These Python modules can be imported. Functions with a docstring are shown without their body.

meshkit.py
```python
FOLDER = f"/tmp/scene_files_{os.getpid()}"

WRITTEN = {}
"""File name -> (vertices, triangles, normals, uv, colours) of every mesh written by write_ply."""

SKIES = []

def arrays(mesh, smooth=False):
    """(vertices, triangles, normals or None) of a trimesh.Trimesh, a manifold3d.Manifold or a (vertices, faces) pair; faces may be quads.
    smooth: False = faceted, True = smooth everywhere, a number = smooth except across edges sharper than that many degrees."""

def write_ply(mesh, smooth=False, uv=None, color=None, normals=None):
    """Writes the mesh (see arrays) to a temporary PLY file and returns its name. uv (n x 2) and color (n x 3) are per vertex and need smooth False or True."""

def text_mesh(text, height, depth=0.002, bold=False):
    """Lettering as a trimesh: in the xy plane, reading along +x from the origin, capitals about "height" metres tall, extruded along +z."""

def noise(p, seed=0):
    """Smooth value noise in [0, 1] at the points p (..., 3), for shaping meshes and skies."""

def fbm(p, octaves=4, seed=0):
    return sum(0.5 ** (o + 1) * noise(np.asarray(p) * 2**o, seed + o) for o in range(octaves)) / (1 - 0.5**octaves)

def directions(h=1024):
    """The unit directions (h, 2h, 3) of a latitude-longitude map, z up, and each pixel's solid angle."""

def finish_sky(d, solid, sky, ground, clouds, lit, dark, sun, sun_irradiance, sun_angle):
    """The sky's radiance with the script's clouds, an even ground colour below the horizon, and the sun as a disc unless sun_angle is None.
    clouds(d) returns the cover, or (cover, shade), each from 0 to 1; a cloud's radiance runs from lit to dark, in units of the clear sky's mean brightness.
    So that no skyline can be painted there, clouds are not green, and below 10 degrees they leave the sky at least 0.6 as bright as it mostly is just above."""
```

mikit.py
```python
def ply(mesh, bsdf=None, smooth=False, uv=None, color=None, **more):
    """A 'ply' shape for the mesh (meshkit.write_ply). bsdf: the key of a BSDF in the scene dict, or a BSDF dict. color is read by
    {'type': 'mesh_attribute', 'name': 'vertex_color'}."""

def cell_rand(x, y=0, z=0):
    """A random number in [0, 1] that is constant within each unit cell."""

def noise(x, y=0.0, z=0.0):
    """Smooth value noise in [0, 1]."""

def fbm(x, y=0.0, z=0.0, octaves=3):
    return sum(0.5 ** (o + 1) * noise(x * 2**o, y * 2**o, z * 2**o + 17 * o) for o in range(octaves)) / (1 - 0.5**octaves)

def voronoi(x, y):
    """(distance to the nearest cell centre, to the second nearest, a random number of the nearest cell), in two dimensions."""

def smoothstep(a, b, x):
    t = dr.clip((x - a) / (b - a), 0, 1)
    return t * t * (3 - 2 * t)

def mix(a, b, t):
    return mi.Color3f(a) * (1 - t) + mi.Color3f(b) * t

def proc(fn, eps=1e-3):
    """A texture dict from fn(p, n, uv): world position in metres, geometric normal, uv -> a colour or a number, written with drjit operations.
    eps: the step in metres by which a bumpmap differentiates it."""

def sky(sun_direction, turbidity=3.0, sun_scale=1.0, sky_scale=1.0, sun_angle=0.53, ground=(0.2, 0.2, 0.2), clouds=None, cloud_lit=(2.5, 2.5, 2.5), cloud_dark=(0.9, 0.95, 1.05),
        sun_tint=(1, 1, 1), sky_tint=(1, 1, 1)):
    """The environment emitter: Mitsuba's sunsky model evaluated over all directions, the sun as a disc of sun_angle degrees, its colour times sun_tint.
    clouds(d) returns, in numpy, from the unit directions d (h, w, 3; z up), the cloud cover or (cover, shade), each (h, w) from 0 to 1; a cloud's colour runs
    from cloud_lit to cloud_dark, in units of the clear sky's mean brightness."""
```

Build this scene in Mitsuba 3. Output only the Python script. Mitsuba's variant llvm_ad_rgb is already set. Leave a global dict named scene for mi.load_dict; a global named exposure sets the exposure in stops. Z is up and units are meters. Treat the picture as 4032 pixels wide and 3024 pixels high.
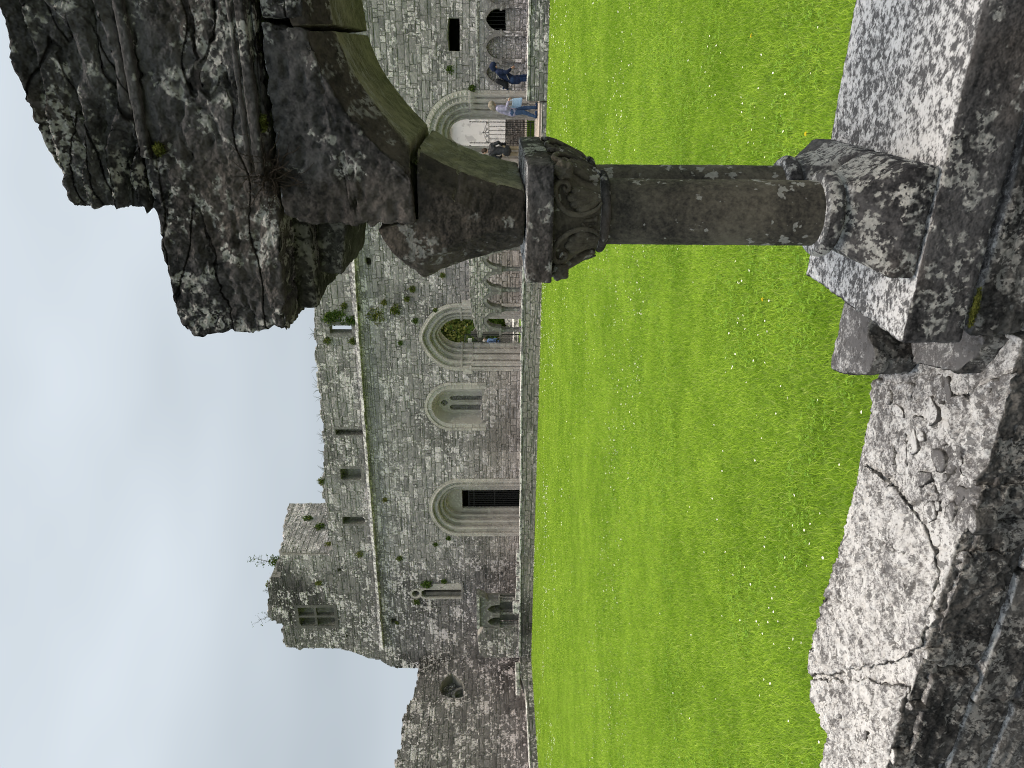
import math, random
import numpy as np, trimesh, shapely, manifold3d as m3
import scipy.sparse as sp
import drjit as dr, mitsuba as mi
import mikit, meshkit
from mikit import proc, noise, fbm, smoothstep, mix, cell_rand
from shapely.geometry import Polygon, MultiPolygon, LineString, Point, box
from shapely import affinity
T = mi.ScalarTransform4f
rng = np.random.default_rng(7)
scene, labels = {}, {}

# ------------------------------------------------------------------ frame, camera, sky, exposure
# The cloister is square to its own axes: s runs right along the walls, d goes away from the viewer, z is up.
PHI, EYE = math.atan(1 / 2.231), 1.9
AX = np.array([math.cos(PHI), -math.sin(PHI), 0.0])
NX = np.array([math.sin(PHI), math.cos(PHI), 0.0])
M3 = np.array([AX, NX, [0, 0, 1.0]])


def W(p):
    return np.asarray(p, float) @ M3


pitch = math.atan(20 / 739)
scene['camera'] = {'type': 'perspective', 'fov': math.degrees(2 * math.atan(512 / 739)), 'fov_axis': 'x', 'near_clip': 0.05, 'far_clip': 2000.0,
                   'to_world': T().look_at(origin=[0, 0, EYE], target=[0, math.cos(pitch), EYE - math.sin(pitch)], up=[1, 0, 0])}   # held upright: world right is picture up


def overcast(d):
    el = np.clip(d[..., 2], 0, 1)
    n = meshkit.fbm(np.stack([d[..., 0] * 2.2, d[..., 1] * 2.2, d[..., 2] * 5], -1), 4, 3)
    return np.ones(d.shape[:2]), np.clip(1 - 0.55 * el ** 1.3 - 0.1 + (n - 0.5) * 0.42, 0, 1)


sun_w = W([0.22, -0.12, 1.0])
scene['sky'] = mikit.sky(sun_w.tolist(), turbidity=4, sun_scale=0.60, sun_angle=40, clouds=overcast, cloud_lit=(2.38, 2.56, 2.74), cloud_dark=(0.92, 1.05, 1.16))
exposure = 2.0

# ------------------------------------------------------------------ helpers
used = {}


def key_for(name):
    k = used.get(name, 0)
    used[name] = k + 1
    return name if k == 0 else f"{name}_{k:03d}"


def add(name, mesh, bsdf, parent=None, smooth=False, uv=None, label=None, cat=None, group=None, kind=None, wall=False):
    """One entry of scene; wall=True: the mesh is given in (s, d, z)."""
    key = key_for(name if parent is None else parent + '__' + name)
    if not isinstance(mesh, tuple):
        if hasattr(mesh, 'to_mesh'):
            q = mesh.to_mesh(); mesh = (np.array(q.vert_properties[:, :3], float), np.array(q.tri_verts))
        else:
            mesh = (np.array(mesh.vertices), np.array(mesh.faces))
    if wall:
        mesh = (W(mesh[0]), mesh[1])
    if uv is not None and np.ndim(uv) == 1:
        uv = np.tile(np.asarray(uv, float), (len(mesh[0]), 1))
    scene[key] = mikit.ply(mesh, bsdf, smooth=smooth, uv=uv)
    tag(key, label, cat, group, kind)
    return key


def tag(key, label=None, cat=None, group=None, kind=None):
    e = {k: v for k, v in dict(label=label, category=cat, group=group, kind=kind).items() if v}
    if e:
        labels[key] = e
    return key


def thing(name, label, cat, group=None):
    return tag(key_for(name), label, cat, group)


def cat_mesh(ms):
    vs, fs, n = [], [], 0
    for v, f in ms:
        vs.append(v); fs.append(np.asarray(f) + n); n += len(v)
    return np.vstack(vs), np.vstack(fs)


def tm(m):
    return (np.array(m.vertices, float), np.array(m.faces))


def bx(s0, s1, d0, d1, z0, z1):
    b = trimesh.creation.box(extents=[s1 - s0, d1 - d0, z1 - z0]); b.apply_translation([(s0 + s1) / 2, (d0 + d1) / 2, (z0 + z1) / 2])
    return tm(b)


def polys(g):
    return [p for p in (g.geoms if hasattr(g, 'geoms') else [g]) if p.geom_type == 'Polygon' and p.area > 1e-5]


def slab(poly, d0, d1):
    """Polygon in (s, z) extruded from d0 to d1."""
    out = []
    for p in polys(poly):
        v, f = tm(trimesh.creation.extrude_polygon(p, d1 - d0, engine='earcut'))
        out.append((np.stack([v[:, 0], d1 - v[:, 2], v[:, 1]], 1), f))
    return cat_mesh(out)


def tube(path, rad, n=8, cap=True):
    path = np.asarray(path, float); k = len(path)
    rad = np.broadcast_to(np.asarray(rad, float), (k,))
    t = np.gradient(path, axis=0); t /= np.linalg.norm(t, axis=1, keepdims=True) + 1e-12
    ref = np.array([0.13, 0.2, 0.97]) if abs(t[0, 2]) < 0.9 else np.array([1.0, 0.1, 0])
    a = ref - t[0] * (ref @ t[0]); a /= np.linalg.norm(a)
    vs, ang = [], np.arange(n) * 2 * np.pi / n
    for i in range(k):
        a = a - t[i] * (a @ t[i]); a /= np.linalg.norm(a) + 1e-12
        b = np.cross(t[i], a)
        vs.append(path[i] + rad[i] * (np.cos(ang)[:, None] * a + np.sin(ang)[:, None] * b))
    fs = []
    j = np.arange(n); j2 = (j + 1) % n
    for i in range(k - 1):
        fs.append(np.stack([i * n + j, i * n + j2, (i + 1) * n + j2], 1)); fs.append(np.stack([i * n + j, (i + 1) * n + j2, (i + 1) * n + j], 1))
    v = np.vstack(vs + ([path[:1], path[-1:]] if cap else []))
    if cap:
        fs.append(np.stack([j2, j, np.full(n, k * n)], 1)); fs.append(np.stack([(k - 1) * n + j, (k - 1) * n + j2, np.full(n, k * n + 1)], 1))
    return v, np.vstack(fs)


def to_man(mesh):
    return m3.Manifold(m3.Mesh(np.asarray(mesh[0], np.float32), np.asarray(mesh[1], np.uint32)))


def lap_smooth(v, f, it, lam=0.5):
    n = len(v)
    e = np.vstack([f[:, [0, 1]], f[:, [1, 2]], f[:, [2, 0]]])
    a = sp.coo_matrix((np.ones(len(e) * 2), (np.r_[e[:, 0], e[:, 1]], np.r_[e[:, 1], e[:, 0]])), shape=(n, n)).tocsr()
    a.data[:] = 1
    a = sp.diags(1 / np.maximum(np.asarray(a.sum(1)).ravel(), 1)) @ a
    for _ in range(it):
        v = v + lam * (a @ v - v)
    return v


def vnormals(v, f):
    n = np.zeros_like(v); fn = np.cross(v[f[:, 1]] - v[f[:, 0]], v[f[:, 2]] - v[f[:, 0]])
    for k in range(3):
        np.add.at(n, f[:, k], fn)
    return n / (np.linalg.norm(n, axis=1, keepdims=True) + 1e-12)


TW = trimesh.transformations.euler_matrix(.6, .5, .8)[:3, :3]


def weather(mesh, res, big=0.012, fine=0.004, strata=0.0, layer=22.0, pits=0.0, it=3, seed=0, crack=0.0):
    """A hewn block worn by weather: refined, its arrises rounded, lumps, bedding ledges, cracks and pits pushed in along the normals."""
    man = mesh if hasattr(mesh, 'to_mesh') else to_man(mesh)
    q = man.refine_to_length(res).to_mesh()
    v, f = np.array(q.vert_properties[:, :3], float), np.array(q.tri_verts)
    v = lap_smooth(v, f, it)
    n = vnormals(v, f)
    o = seed * 7.31
    h = big * 2 * (meshkit.fbm(v * 7 + o, 3, seed) - 0.5) + fine * (2 * (meshkit.fbm(v * 34 + o, 3, seed + 5) - 0.5) + 1.3 * (meshkit.fbm((v @ TW) * 85 + o, 2, seed + 6) - 0.5))
    if strata:
        w = v[:, 2] + 0.085 * (meshkit.fbm(v * [4.5, 4.5, 5] + o, 3, seed + 9) - 0.5) * 2
        x = w * layer + 0.8 * meshkit.noise(v * [2, 2, 9] + o, seed + 3)
        fr = x - np.floor(x)
        amp = 0.35 + 0.9 * meshkit.noise(np.stack([v[:, 0] * 5 + o, v[:, 1] * 5, np.floor(x) * 3.7], 1), seed + 2)
        h += np.abs(n[:, 1]) ** .6 * strata * amp * (np.minimum(fr * 1.15, 1) - 0.55 - 0.9 * (fr > 0.87) * (fr - 0.87) / 0.13)
        h *= 1 - 0.6 * np.abs(n[:, 2])
    if crack:
        c = np.abs(meshkit.fbm(v * [3, 3, 11] + o, 3, seed + 21) - 0.5)
        h -= crack * np.exp(-(c / 0.012) ** 2)
        c = np.abs(meshkit.fbm(v * [5, 5, 4] + o + 50, 2, seed + 22) - 0.52)
        h -= 0.6 * crack * np.exp(-(c / 0.010) ** 2)
    if pits:
        h -= pits * np.clip((meshkit.fbm(v * 60 + o, 2, seed + 31) - 0.55) / 0.2, 0, 1)
    return v + n * h[:, None], f


def prism_z(poly, z0, z1):
    return tm(trimesh.creation.extrude_polygon(Polygon(poly) if not hasattr(poly, 'area') else poly, z1 - z0, engine='earcut')) if z0 == 0 else \
        (lambda m: (m[0] + [0, 0, z0], m[1]))(tm(trimesh.creation.extrude_polygon(Polygon(poly) if not hasattr(poly, 'area') else poly, z1 - z0, engine='earcut')))


# ------------------------------------------------------------------ materials
def bsdf(name, **kw):
    scene[name] = kw
    return name


def rgb(*c):
    return {'type': 'rgb', 'value': list(c)}


def rough(name, col, r=0.85, spec=0.25, bump=None, scale=1.0, eps=2e-3):
    b = {'type': 'principled', 'base_color': col, 'roughness': r, 'specular': spec}
    if bump is not None:
        b = {'type': 'bumpmap', 'texture': proc(bump, eps), 'scale': scale, 'bsdf': b}
    scene[name] = {'type': 'twosided', 'bsdf': b}
    return name


def f3(p, k, o=2, g=0.5):
    """Fractal noise whose octaves are turned against each other, so that no grid shows."""
    x, y, z = p.x * k, p.y * k, p.z * k
    out, a, tot = 0.0, 0.5, 0.0
    for i in range(o):
        x, y, z = 0.48 * x - 0.60 * y + 0.64 * z + 3.1 * i, 0.80 * x + 0.60 * y + 1.7, -0.384 * x + 0.512 * y + 0.768 * z + 5.3
        out, tot = out + a * noise(x, y, z), tot + a
        x, y, z, a = x * 2.03, y * 2.03, z * 2.03, a * g
    return out / tot


def crusts(p, amount):
    """Granular lichen in clusters."""
    low = f3(p + 31.0, 9.0, 3, 0.6)
    g1, g2 = f3(p + 3.0, 75, 3, 0.9), f3(p + 8.0, 34, 3, 0.8)
    return smoothstep(0.52, 0.60, low * 0.50 + g2 * 0.50 + amount) * smoothstep(0.38, 0.52, g1)


def cracks(p):
    """Long hairline cracks that follow the bedding."""
    w = 0.10 * (f3(p, 5, 2) - 0.5)
    a = dr.abs(f3(mi.Vector3f(p.x * 0.22, p.y * 0.22, p.z + w), 16, 2, 0.4) - 0.5)
    b = dr.abs(f3(mi.Vector3f(p.x * 0.35, p.y * 0.35, p.z + w) + 40.0, 9, 2, 0.4) - 0.53)
    return dr.maximum(1 - smoothstep(0.004, 0.016, a), 1 - smoothstep(0.002, 0.010, b)) * smoothstep(0.40, 0.55, f3(p + 60.0, 4, 2))


def near_stone(p, n, uv):
    """Limestone under black lichen (uv.x: how much crust), with white lichen on the open tops (uv.y)."""
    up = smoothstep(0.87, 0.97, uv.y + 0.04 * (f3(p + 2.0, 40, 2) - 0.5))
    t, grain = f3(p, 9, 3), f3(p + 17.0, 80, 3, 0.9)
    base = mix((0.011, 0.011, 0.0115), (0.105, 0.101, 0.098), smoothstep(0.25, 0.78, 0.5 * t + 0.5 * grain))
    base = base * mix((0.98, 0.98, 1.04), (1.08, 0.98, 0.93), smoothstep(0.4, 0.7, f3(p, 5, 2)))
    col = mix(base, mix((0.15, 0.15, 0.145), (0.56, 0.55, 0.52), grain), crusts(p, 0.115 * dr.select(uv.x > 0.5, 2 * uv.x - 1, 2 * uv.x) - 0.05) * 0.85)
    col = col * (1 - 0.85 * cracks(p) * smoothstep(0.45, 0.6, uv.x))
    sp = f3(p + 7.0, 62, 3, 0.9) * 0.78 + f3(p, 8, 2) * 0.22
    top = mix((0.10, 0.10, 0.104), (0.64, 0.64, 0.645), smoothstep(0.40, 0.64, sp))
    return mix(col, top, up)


def near_bump(p, n, uv):
    return f3(p, 80, 3, 0.8)


def cracked_bump(p, n, uv):
    return f3(p, 80, 3, 0.8) * dr.select(uv.x > 0.5, 1.0, 0.55) - 0.9 * cracks(p) * smoothstep(0.45, 0.6, uv.x)


rough('near_stone', proc(near_stone), 0.9, 0.2, cracked_bump, 0.013, 1.5e-3)


def arris_stone(p, n, uv):
    """The dressed inner ring of the arch: brown-black, with lawn bounce light put into the colour of the soffit."""
    t, grain = f3(p, 12, 3), f3(p + 5.0, 85, 3, 0.9)
    base = mix((0.016, 0.0145, 0.013), (0.088, 0.074, 0.062), smoothstep(0.25, 0.78, 0.5 * t + 0.5 * grain))
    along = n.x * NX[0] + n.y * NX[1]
    soffit_bounce = smoothstep(-0.50, -0.25, along) * smoothstep(0.8, 0.5, uv.y)  # mask for the lawn bounce painted into the soffit colour
    base = mix(base, mix((0.085, 0.082, 0.058), (0.27, 0.255, 0.18), smoothstep(0.25, 0.75, 0.5 * f3(mi.Vector3f(p.x * 2.5, p.y * 0.35, p.z * 2.5), 14, 3) + 0.5 * grain)), soffit_bounce * 0.85)
    return mix(base, mix((0.15, 0.15, 0.145), (0.36, 0.35, 0.33), grain), crusts(p, 0.05 * uv.x - 0.05) * 0.75)


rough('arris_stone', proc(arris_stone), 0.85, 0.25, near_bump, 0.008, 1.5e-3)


def column_stone(p, n, uv):
    t, grain = f3(p, 10, 3), f3(p + 5.0, 90, 3, 0.9)
    base = mix((0.024, 0.022, 0.020), (0.135, 0.121, 0.096), smoothstep(0.25, 0.78, 0.55 * t + 0.45 * grain))
    spot = smoothstep(0.575, 0.605, f3(p, 48, 3, 0.6) * 0.66 + f3(p + 9.0, 7, 2) * 0.34)
    return mix(base, mix((0.17, 0.17, 0.16), (0.42, 0.41, 0.385), grain), spot * 0.8)


rough('column_stone', proc(column_stone), 0.8, 0.25, near_bump, 0.003, 1.5e-3)


def rubble_top(p, n, uv):
    up = smoothstep(0.80, 0.94, uv.y + 0.10 * (f3(p + 1.0, 26, 3) - 0.5))
    t, grain = f3(p, 7, 3), f3(p + 17.0, 70, 3, 0.9)
    dark = mix((0.013, 0.013, 0.0135), (0.115, 0.110, 0.104), smoothstep(0.25, 0.78, 0.5 * t + 0.5 * grain + 0.15 * (uv.x - 0.5)))
    dark = mix(dark, mix((0.15, 0.148, 0.14), (0.36, 0.35, 0.33), grain), crusts(p, 0.03) * 0.75)
    sp_ = f3(p + 9.0, 50, 4, 0.9) * 0.70 + f3(p + 5.0, 8, 2) * 0.30
    top = mix((0.125, 0.122, 0.125), (0.56, 0.56, 0.56), smoothstep(0.37, 0.63, sp_ + 0.26 * (uv.x - 0.5)))
    top = mix(top, mix((0.035, 0.035, 0.036), (0.12, 0.115, 0.115), grain), smoothstep(0.56, 0.62, f3(p + 2.0, 30, 4, 0.8)) * 0.75)
    return mix(dark, top, up)


rough('rubble_top', proc(rubble_top), 0.92, 0.2, near_bump, 0.014, 1.5e-3)


def far_stone(p, n, uv):
    """uv.x: tone of each stone, uv.y: how much crust it carries."""
    s = p.x * AX[0] + p.y * AX[1]
    warm = smoothstep(3.6, 1.2, p.z + 1.2 * (f3(p, 0.5, 2) - 0.5)) * smoothstep(-26, -21, s) * smoothstep(-1.0, -9.0, s)
    tone = uv.x * 0.52 + 0.48 * f3(p, 5.0, 3, 0.8)
    base = mix((0.13, 0.131, 0.133), (0.50, 0.495, 0.48), tone)
    base = mix(base, mix((0.195, 0.186, 0.160), (0.50, 0.475, 0.41), tone), warm * 0.6)
    darkening = smoothstep(0.5, 0.72, f3(p + 13.0, 0.45, 3)) * 0.35 + 0.42 * smoothstep(-21.5, -24.5, s)  # darker in broad patches and towards the taller left end
    base = base * (1 - darkening) * mi.Color3f(0.995, 0.99, 1.0)
    crust = smoothstep(0.545, 0.595, f3(p, 10.0, 3, 0.8) * 0.62 + f3(p + 40.0, 1.2, 2) * 0.33 + 0.17 * (uv.y - 0.35) + 0.014) * (1 - 0.6 * warm)
    return mix(base, mix((0.56, 0.545, 0.545), (0.82, 0.80, 0.80), f3(p, 20, 1)), crust * 0.85) * mi.Color3f(1.02, 0.985, 1.0)


rough('far_stone', proc(far_stone), 0.95, 0.15, lambda p, n, uv: f3(p, 14, 3), 0.03, 1e-2)


def mortar(p, n, uv):
    return mix((0.15, 0.148, 0.14), (0.36, 0.35, 0.32), f3(p, 5, 3))


rough('mortar', proc(mortar), 0.95, 0.1)


def dressed(p, n, uv):
    """Tooled limestone of the doorways: pale grey-buff, a little tone from block to block."""
    t = 0.5 * f3(p, 2.5, 3) + 0.5 * uv.x
    base = mix((0.245, 0.234, 0.220), (0.57, 0.54, 0.50), t)
    return mix(base, mi.Color3f(0.50, 0.50, 0.47), smoothstep(0.58, 0.66, f3(p, 8, 3) + 0.10 * uv.y - 0.05) * 0.6)


rough('dressed', proc(dressed), 0.9, 0.2)
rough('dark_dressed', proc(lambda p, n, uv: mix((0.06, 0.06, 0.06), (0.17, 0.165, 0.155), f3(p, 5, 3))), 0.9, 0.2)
rough('grey_dressed', proc(lambda p, n, uv: mix(mix((0.105, 0.100, 0.100), (0.25, 0.24, 0.235), 0.6 * f3(p, 4, 3) + 0.4 * uv.x), mi.Color3f(0.46, 0.46, 0.44), smoothstep(0.56, 0.66, f3(p + 4.0, 11, 3)) * 0.4)), 0.92, 0.2)
rough('coping_stone', proc(lambda p, n, uv: mix((0.18, 0.18, 0.18), (0.60, 0.60, 0.58), smoothstep(0.36, 0.62, f3(p, 7, 3, 0.7)))), 0.92, 0.2)
rough('gravel', proc(lambda p, n, uv: mix((0.22, 0.19, 0.165), (0.46, 0.41, 0.36), f3(p, 30, 3))), 0.95, 0.1)
rough('bounce_walk', proc(lambda p, n, uv: mix((0.07, 0.068, 0.065), (0.17, 0.163, 0.155), f3(p, 4, 3))), 0.95, 0.1)
rough('soil', proc(lambda p, n, uv: mix((0.06, 0.11, 0.018), (0.14, 0.23, 0.035), f3(p, 6, 3))), 1.0, 0.0)
rough('iron', rgb(0.016, 0.016, 0.018), 0.5, 0.4)
rough('moss', proc(lambda p, n, uv: mix((0.03, 0.036, 0.010), (0.11, 0.12, 0.03), f3(p, 90, 2))), 1.0, 0.0)
rough('dry_stem', rgb(0.035, 0.028, 0.022), 0.9, 0.1)


def grass_col(p, n, uv):
    patch = f3(p, 0.55, 3)
    c = mix((0.19, 0.37, 0.022), (0.60, 0.81, 0.11), uv.x * 0.55 + smoothstep(0.3, 0.7, patch) * 0.18 + smoothstep(0.3, 0.7, f3(p, 2.6, 3, 0.7)) * 0.27)
    c = mix(c, mi.Color3f(0.62, 0.70, 0.24), smoothstep(0.86, 0.97, uv.x) * 0.7)
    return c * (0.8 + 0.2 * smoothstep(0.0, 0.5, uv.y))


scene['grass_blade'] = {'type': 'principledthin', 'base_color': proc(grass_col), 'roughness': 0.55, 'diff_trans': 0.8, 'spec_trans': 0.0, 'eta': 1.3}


def leaf_col(p, n, uv):
    return mix(mix((0.035, 0.075, 0.018), (0.12, 0.19, 0.045), uv.x), mi.Color3f(0.26, 0.24, 0.075), smoothstep(0.0, 1.0, uv.y) * 0.8)


scene['leaf'] = {'type': 'principledthin', 'base_color': proc(leaf_col), 'roughness': 0.6, 'diff_trans': 0.5, 'spec_trans': 0.0, 'eta': 1.3}
rough('bark', proc(lambda p, n, uv: mix((0.05, 0.042, 0.034), (0.13, 0.115, 0.095), f3(p, 8, 2))), 0.95, 0.1)
rough('daisy_white', rgb(0.80, 0.79, 0.72), 0.8, 0.1)
rough('flower_yellow', rgb(0.75, 0.55, 0.02), 0.8, 0.1)

# ------------------------------------------------------------------ setting: lawn, path, ground
g = 400.0
add('ground', (np.array([[-g, -g, -0.01], [g, -g, -0.01], [g, g, -0.01], [-g, g, -0.01]]), np.array([[0, 1, 2], [0, 2, 3]])), 'soil', kind='structure', label='dark turf soil under the cloister lawn and beyond')
WALK = 0.25
DL, DB = 26.9, 29.5                                  # outer face of the far kerb wall; face of the abbey range
add('path', bx(-29, 7, DL + 0.45, 40, -0.005, WALK), 'gravel', kind='structure', wall=True, label='pale gravel walk behind the low kerb wall')
add('lawn', bx(-27, 9, 2.2, DL + 0.02, -0.008, 0.0), 'soil', kind='structure', wall=True, label='level lawn of the cloister garth')

add('path', bx(-12, 8, -6.0, 1.62, -.008, .004), 'bounce_walk', kind='structure', wall=True, label='unseen stone walk added by the low wall for neutral bounce light')  # unseen walk, added to keep light bounced onto the near stones neutral

# grass: blades on square tiles
def grass_tile(count, hmin, hmax, wid, seed):
    r = np.random.default_rng(seed)
    b = r.random((count, 2)); h = hmin + (hmax - hmin) * r.random(count) ** 1.4
    a = r.random(count) * 2 * np.pi; lean = h * (0.25 + 0.75 * r.random(count)); la = r.random(count) * 2 * np.pi
    w = wid * (0.6 + 0.8 * r.random(count)) / 2
    dx, dy = np.cos(a) * w, np.sin(a) * w; lx, ly = np.cos(la) * lean, np.sin(la) * lean
    z0 = np.zeros(count)
    P = np.stack([np.stack([b[:, 0] - dx, b[:, 1] - dy, z0], 1), np.stack([b[:, 0] + dx, b[:, 1] + dy, z0], 1),
                  np.stack([b[:, 0] + dx * .8 + lx * .35, b[:, 1] + dy * .8 + ly * .35, h * .62], 1), np.stack([b[:, 0] - dx * .8 + lx * .35, b[:, 1] - dy * .8 + ly * .35, h * .62], 1),
                  np.stack([b[:, 0] + lx, b[:, 1] + ly, h], 1)], 1).reshape(-1, 3)
    i = np.arange(count)[:, None] * 5
    f = np.stack([i + [0, 1, 2], i + [0, 2, 3], i + [3, 2, 4]], 1).reshape(-1, 3)
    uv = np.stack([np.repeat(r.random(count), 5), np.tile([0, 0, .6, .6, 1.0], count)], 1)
    return mikit.ply((P, f), 'grass_blade', smooth=False, uv=uv)


for gname, cnt, h0, h1, wd in (('turf_near', 7000, .022, .060, .0042), ('turf_mid', 3400, .022, .055, .007), ('turf_far', 1500, .022, .050, .014)):
    for v in range(2):
        scene[f'{gname}_{v}'] = {'type': 'shapegroup', 'blades': grass_tile(cnt, h0, h1, wd, len(gname) + 31 * v + cnt)}
k = 0
tilegrid = []
d = 2.3
while d < DL - 0.02:
    lo, hi = -1.27 * d - 2.0, 0.07 * d + 2.0
    lo = max(lo, -26.4)
    s_ = math.floor(lo)
    while s_ < hi:
        tilegrid.append((s_, d)); s_ += 1.0
    d += 1.0
for s_, d in tilegrid:
    kind_ = 'turf_near' if d < 7.5 else 'turf_mid' if d < 14 else 'turf_far'
    k += 1
    q = rng.integers(4)
    c = W([s_ + 0.5, min(d + 0.5, DL - 0.5), 0])
    scene[f'grass__{k:03d}'] = {'type': 'instance', 'g': {'type': 'ref', 'id': f'{kind_}_{rng.integers(2)}'},
                               'to_world': T().translate(c.tolist()).rotate([0, 0, 1], -math.degrees(PHI) + 90 * int(q)).translate([-0.5, -0.5, 0])}
tag('grass', 'short bright green mown grass of the lawn', 'grass', kind='stuff')

# clover and broad leaves among the near grass
r = np.random.default_rng(44)
cl, cu = [], []
q = r.random((60000, 2)) * [12, 7.5] + [-10.5, 2.35]
q = q[(meshkit.fbm(np.c_[q * 1.6, np.zeros(len(q))], 3, 14) > .56) & (r.random(len(q)) < .55) & (q[:, 0] > -1.3 * q[:, 1] - .5)]
for x, y in q[:9000]:
    L_ = r.uniform(.006, .013); z = r.uniform(.028, .05); a0 = r.random() * 6.28
    for t in range(3):
        a = a0 + t * 2.09; e = np.array([math.cos(a), math.sin(a), r.uniform(-.2, .35)]); w = np.array([-math.sin(a), math.cos(a), 0])
        p = np.array([x, y, z]); cl.append([p, p + e * L_ + w * L_ * .55, p + e * L_ * 1.7, p + e * L_ - w * L_ * .55])
cl = np.array(cl).reshape(-1, 3); i = np.arange(len(cl) // 4)[:, None] * 4
rough('clover_leaf', proc(lambda p, n, uv: mix((0.09, 0.20, 0.015), (0.20, 0.36, 0.03), uv.x)), .7, .2)
add('clover', (cl, np.vstack([i + [0, 1, 2], i + [0, 2, 3]])), 'clover_leaf', uv=np.repeat(r.random((len(cl) // 12, 2)), 12, 0), wall=True, kind='stuff', label='dark patches of clover leaves in the near grass', cat='clover')

# daisies: drifts across the lawn, thickest along the far kerb
dz = []
r = np.random.default_rng(5)
def daisy(s, d, z=0.05, R=0.011):
    a = np.arange(6) * np.pi / 3 + r.random()
    tlt = (r.random(2) - .5) * .7
    c = np.array([s, d, z])
    ring = c + np.stack([np.cos(a) * R, np.sin(a) * R, (np.cos(a) * tlt[0] + np.sin(a) * tlt[1]) * R + .003], 1)
    return np.vstack([ring, c]), np.stack([np.arange(6), (np.arange(6) + 1) % 6, np.full(6, 6)], 1)
cand = r.random((60000, 2)) * [38, 24.6] + [-28, 2.35]
den = meshkit.fbm(np.c_[cand * [0.35, 0.8], np.zeros(len(cand))], 3, 4)
near_kerb = np.exp(-(DL - cand[:, 1]) / 0.5)
pr = np.clip((den - 0.53) * 4.0, 0, 1) * 0.42 + 0.012 + near_kerb * 0.9 * (meshkit.noise(np.c_[cand[:, :1] * .5, np.zeros((len(cand), 2))], 8) > .4)
pr[cand[:, 1] > 13] *= 1.1; pr[cand[:, 1] < 9] *= 1.3
ok = (r.random(len(cand)) < pr) & (cand[:, 0] > -1.27 * cand[:, 1] - 1) & (cand[:, 0] < .1 * cand[:, 1] + 1)
for s_, d in cand[ok]:
    dz.append(daisy(s_, d, 0.045 + 0.015 * r.random(), 0.0055 + 0.0035 * r.random() + (0.010 if d > 15 else 0.003 if d > 8 else 0)))
add('daisies', cat_mesh(dz), 'daisy_white', wall=True, kind='stuff', label='scattered white daisies dotted over the lawn', cat='daisies')
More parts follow.
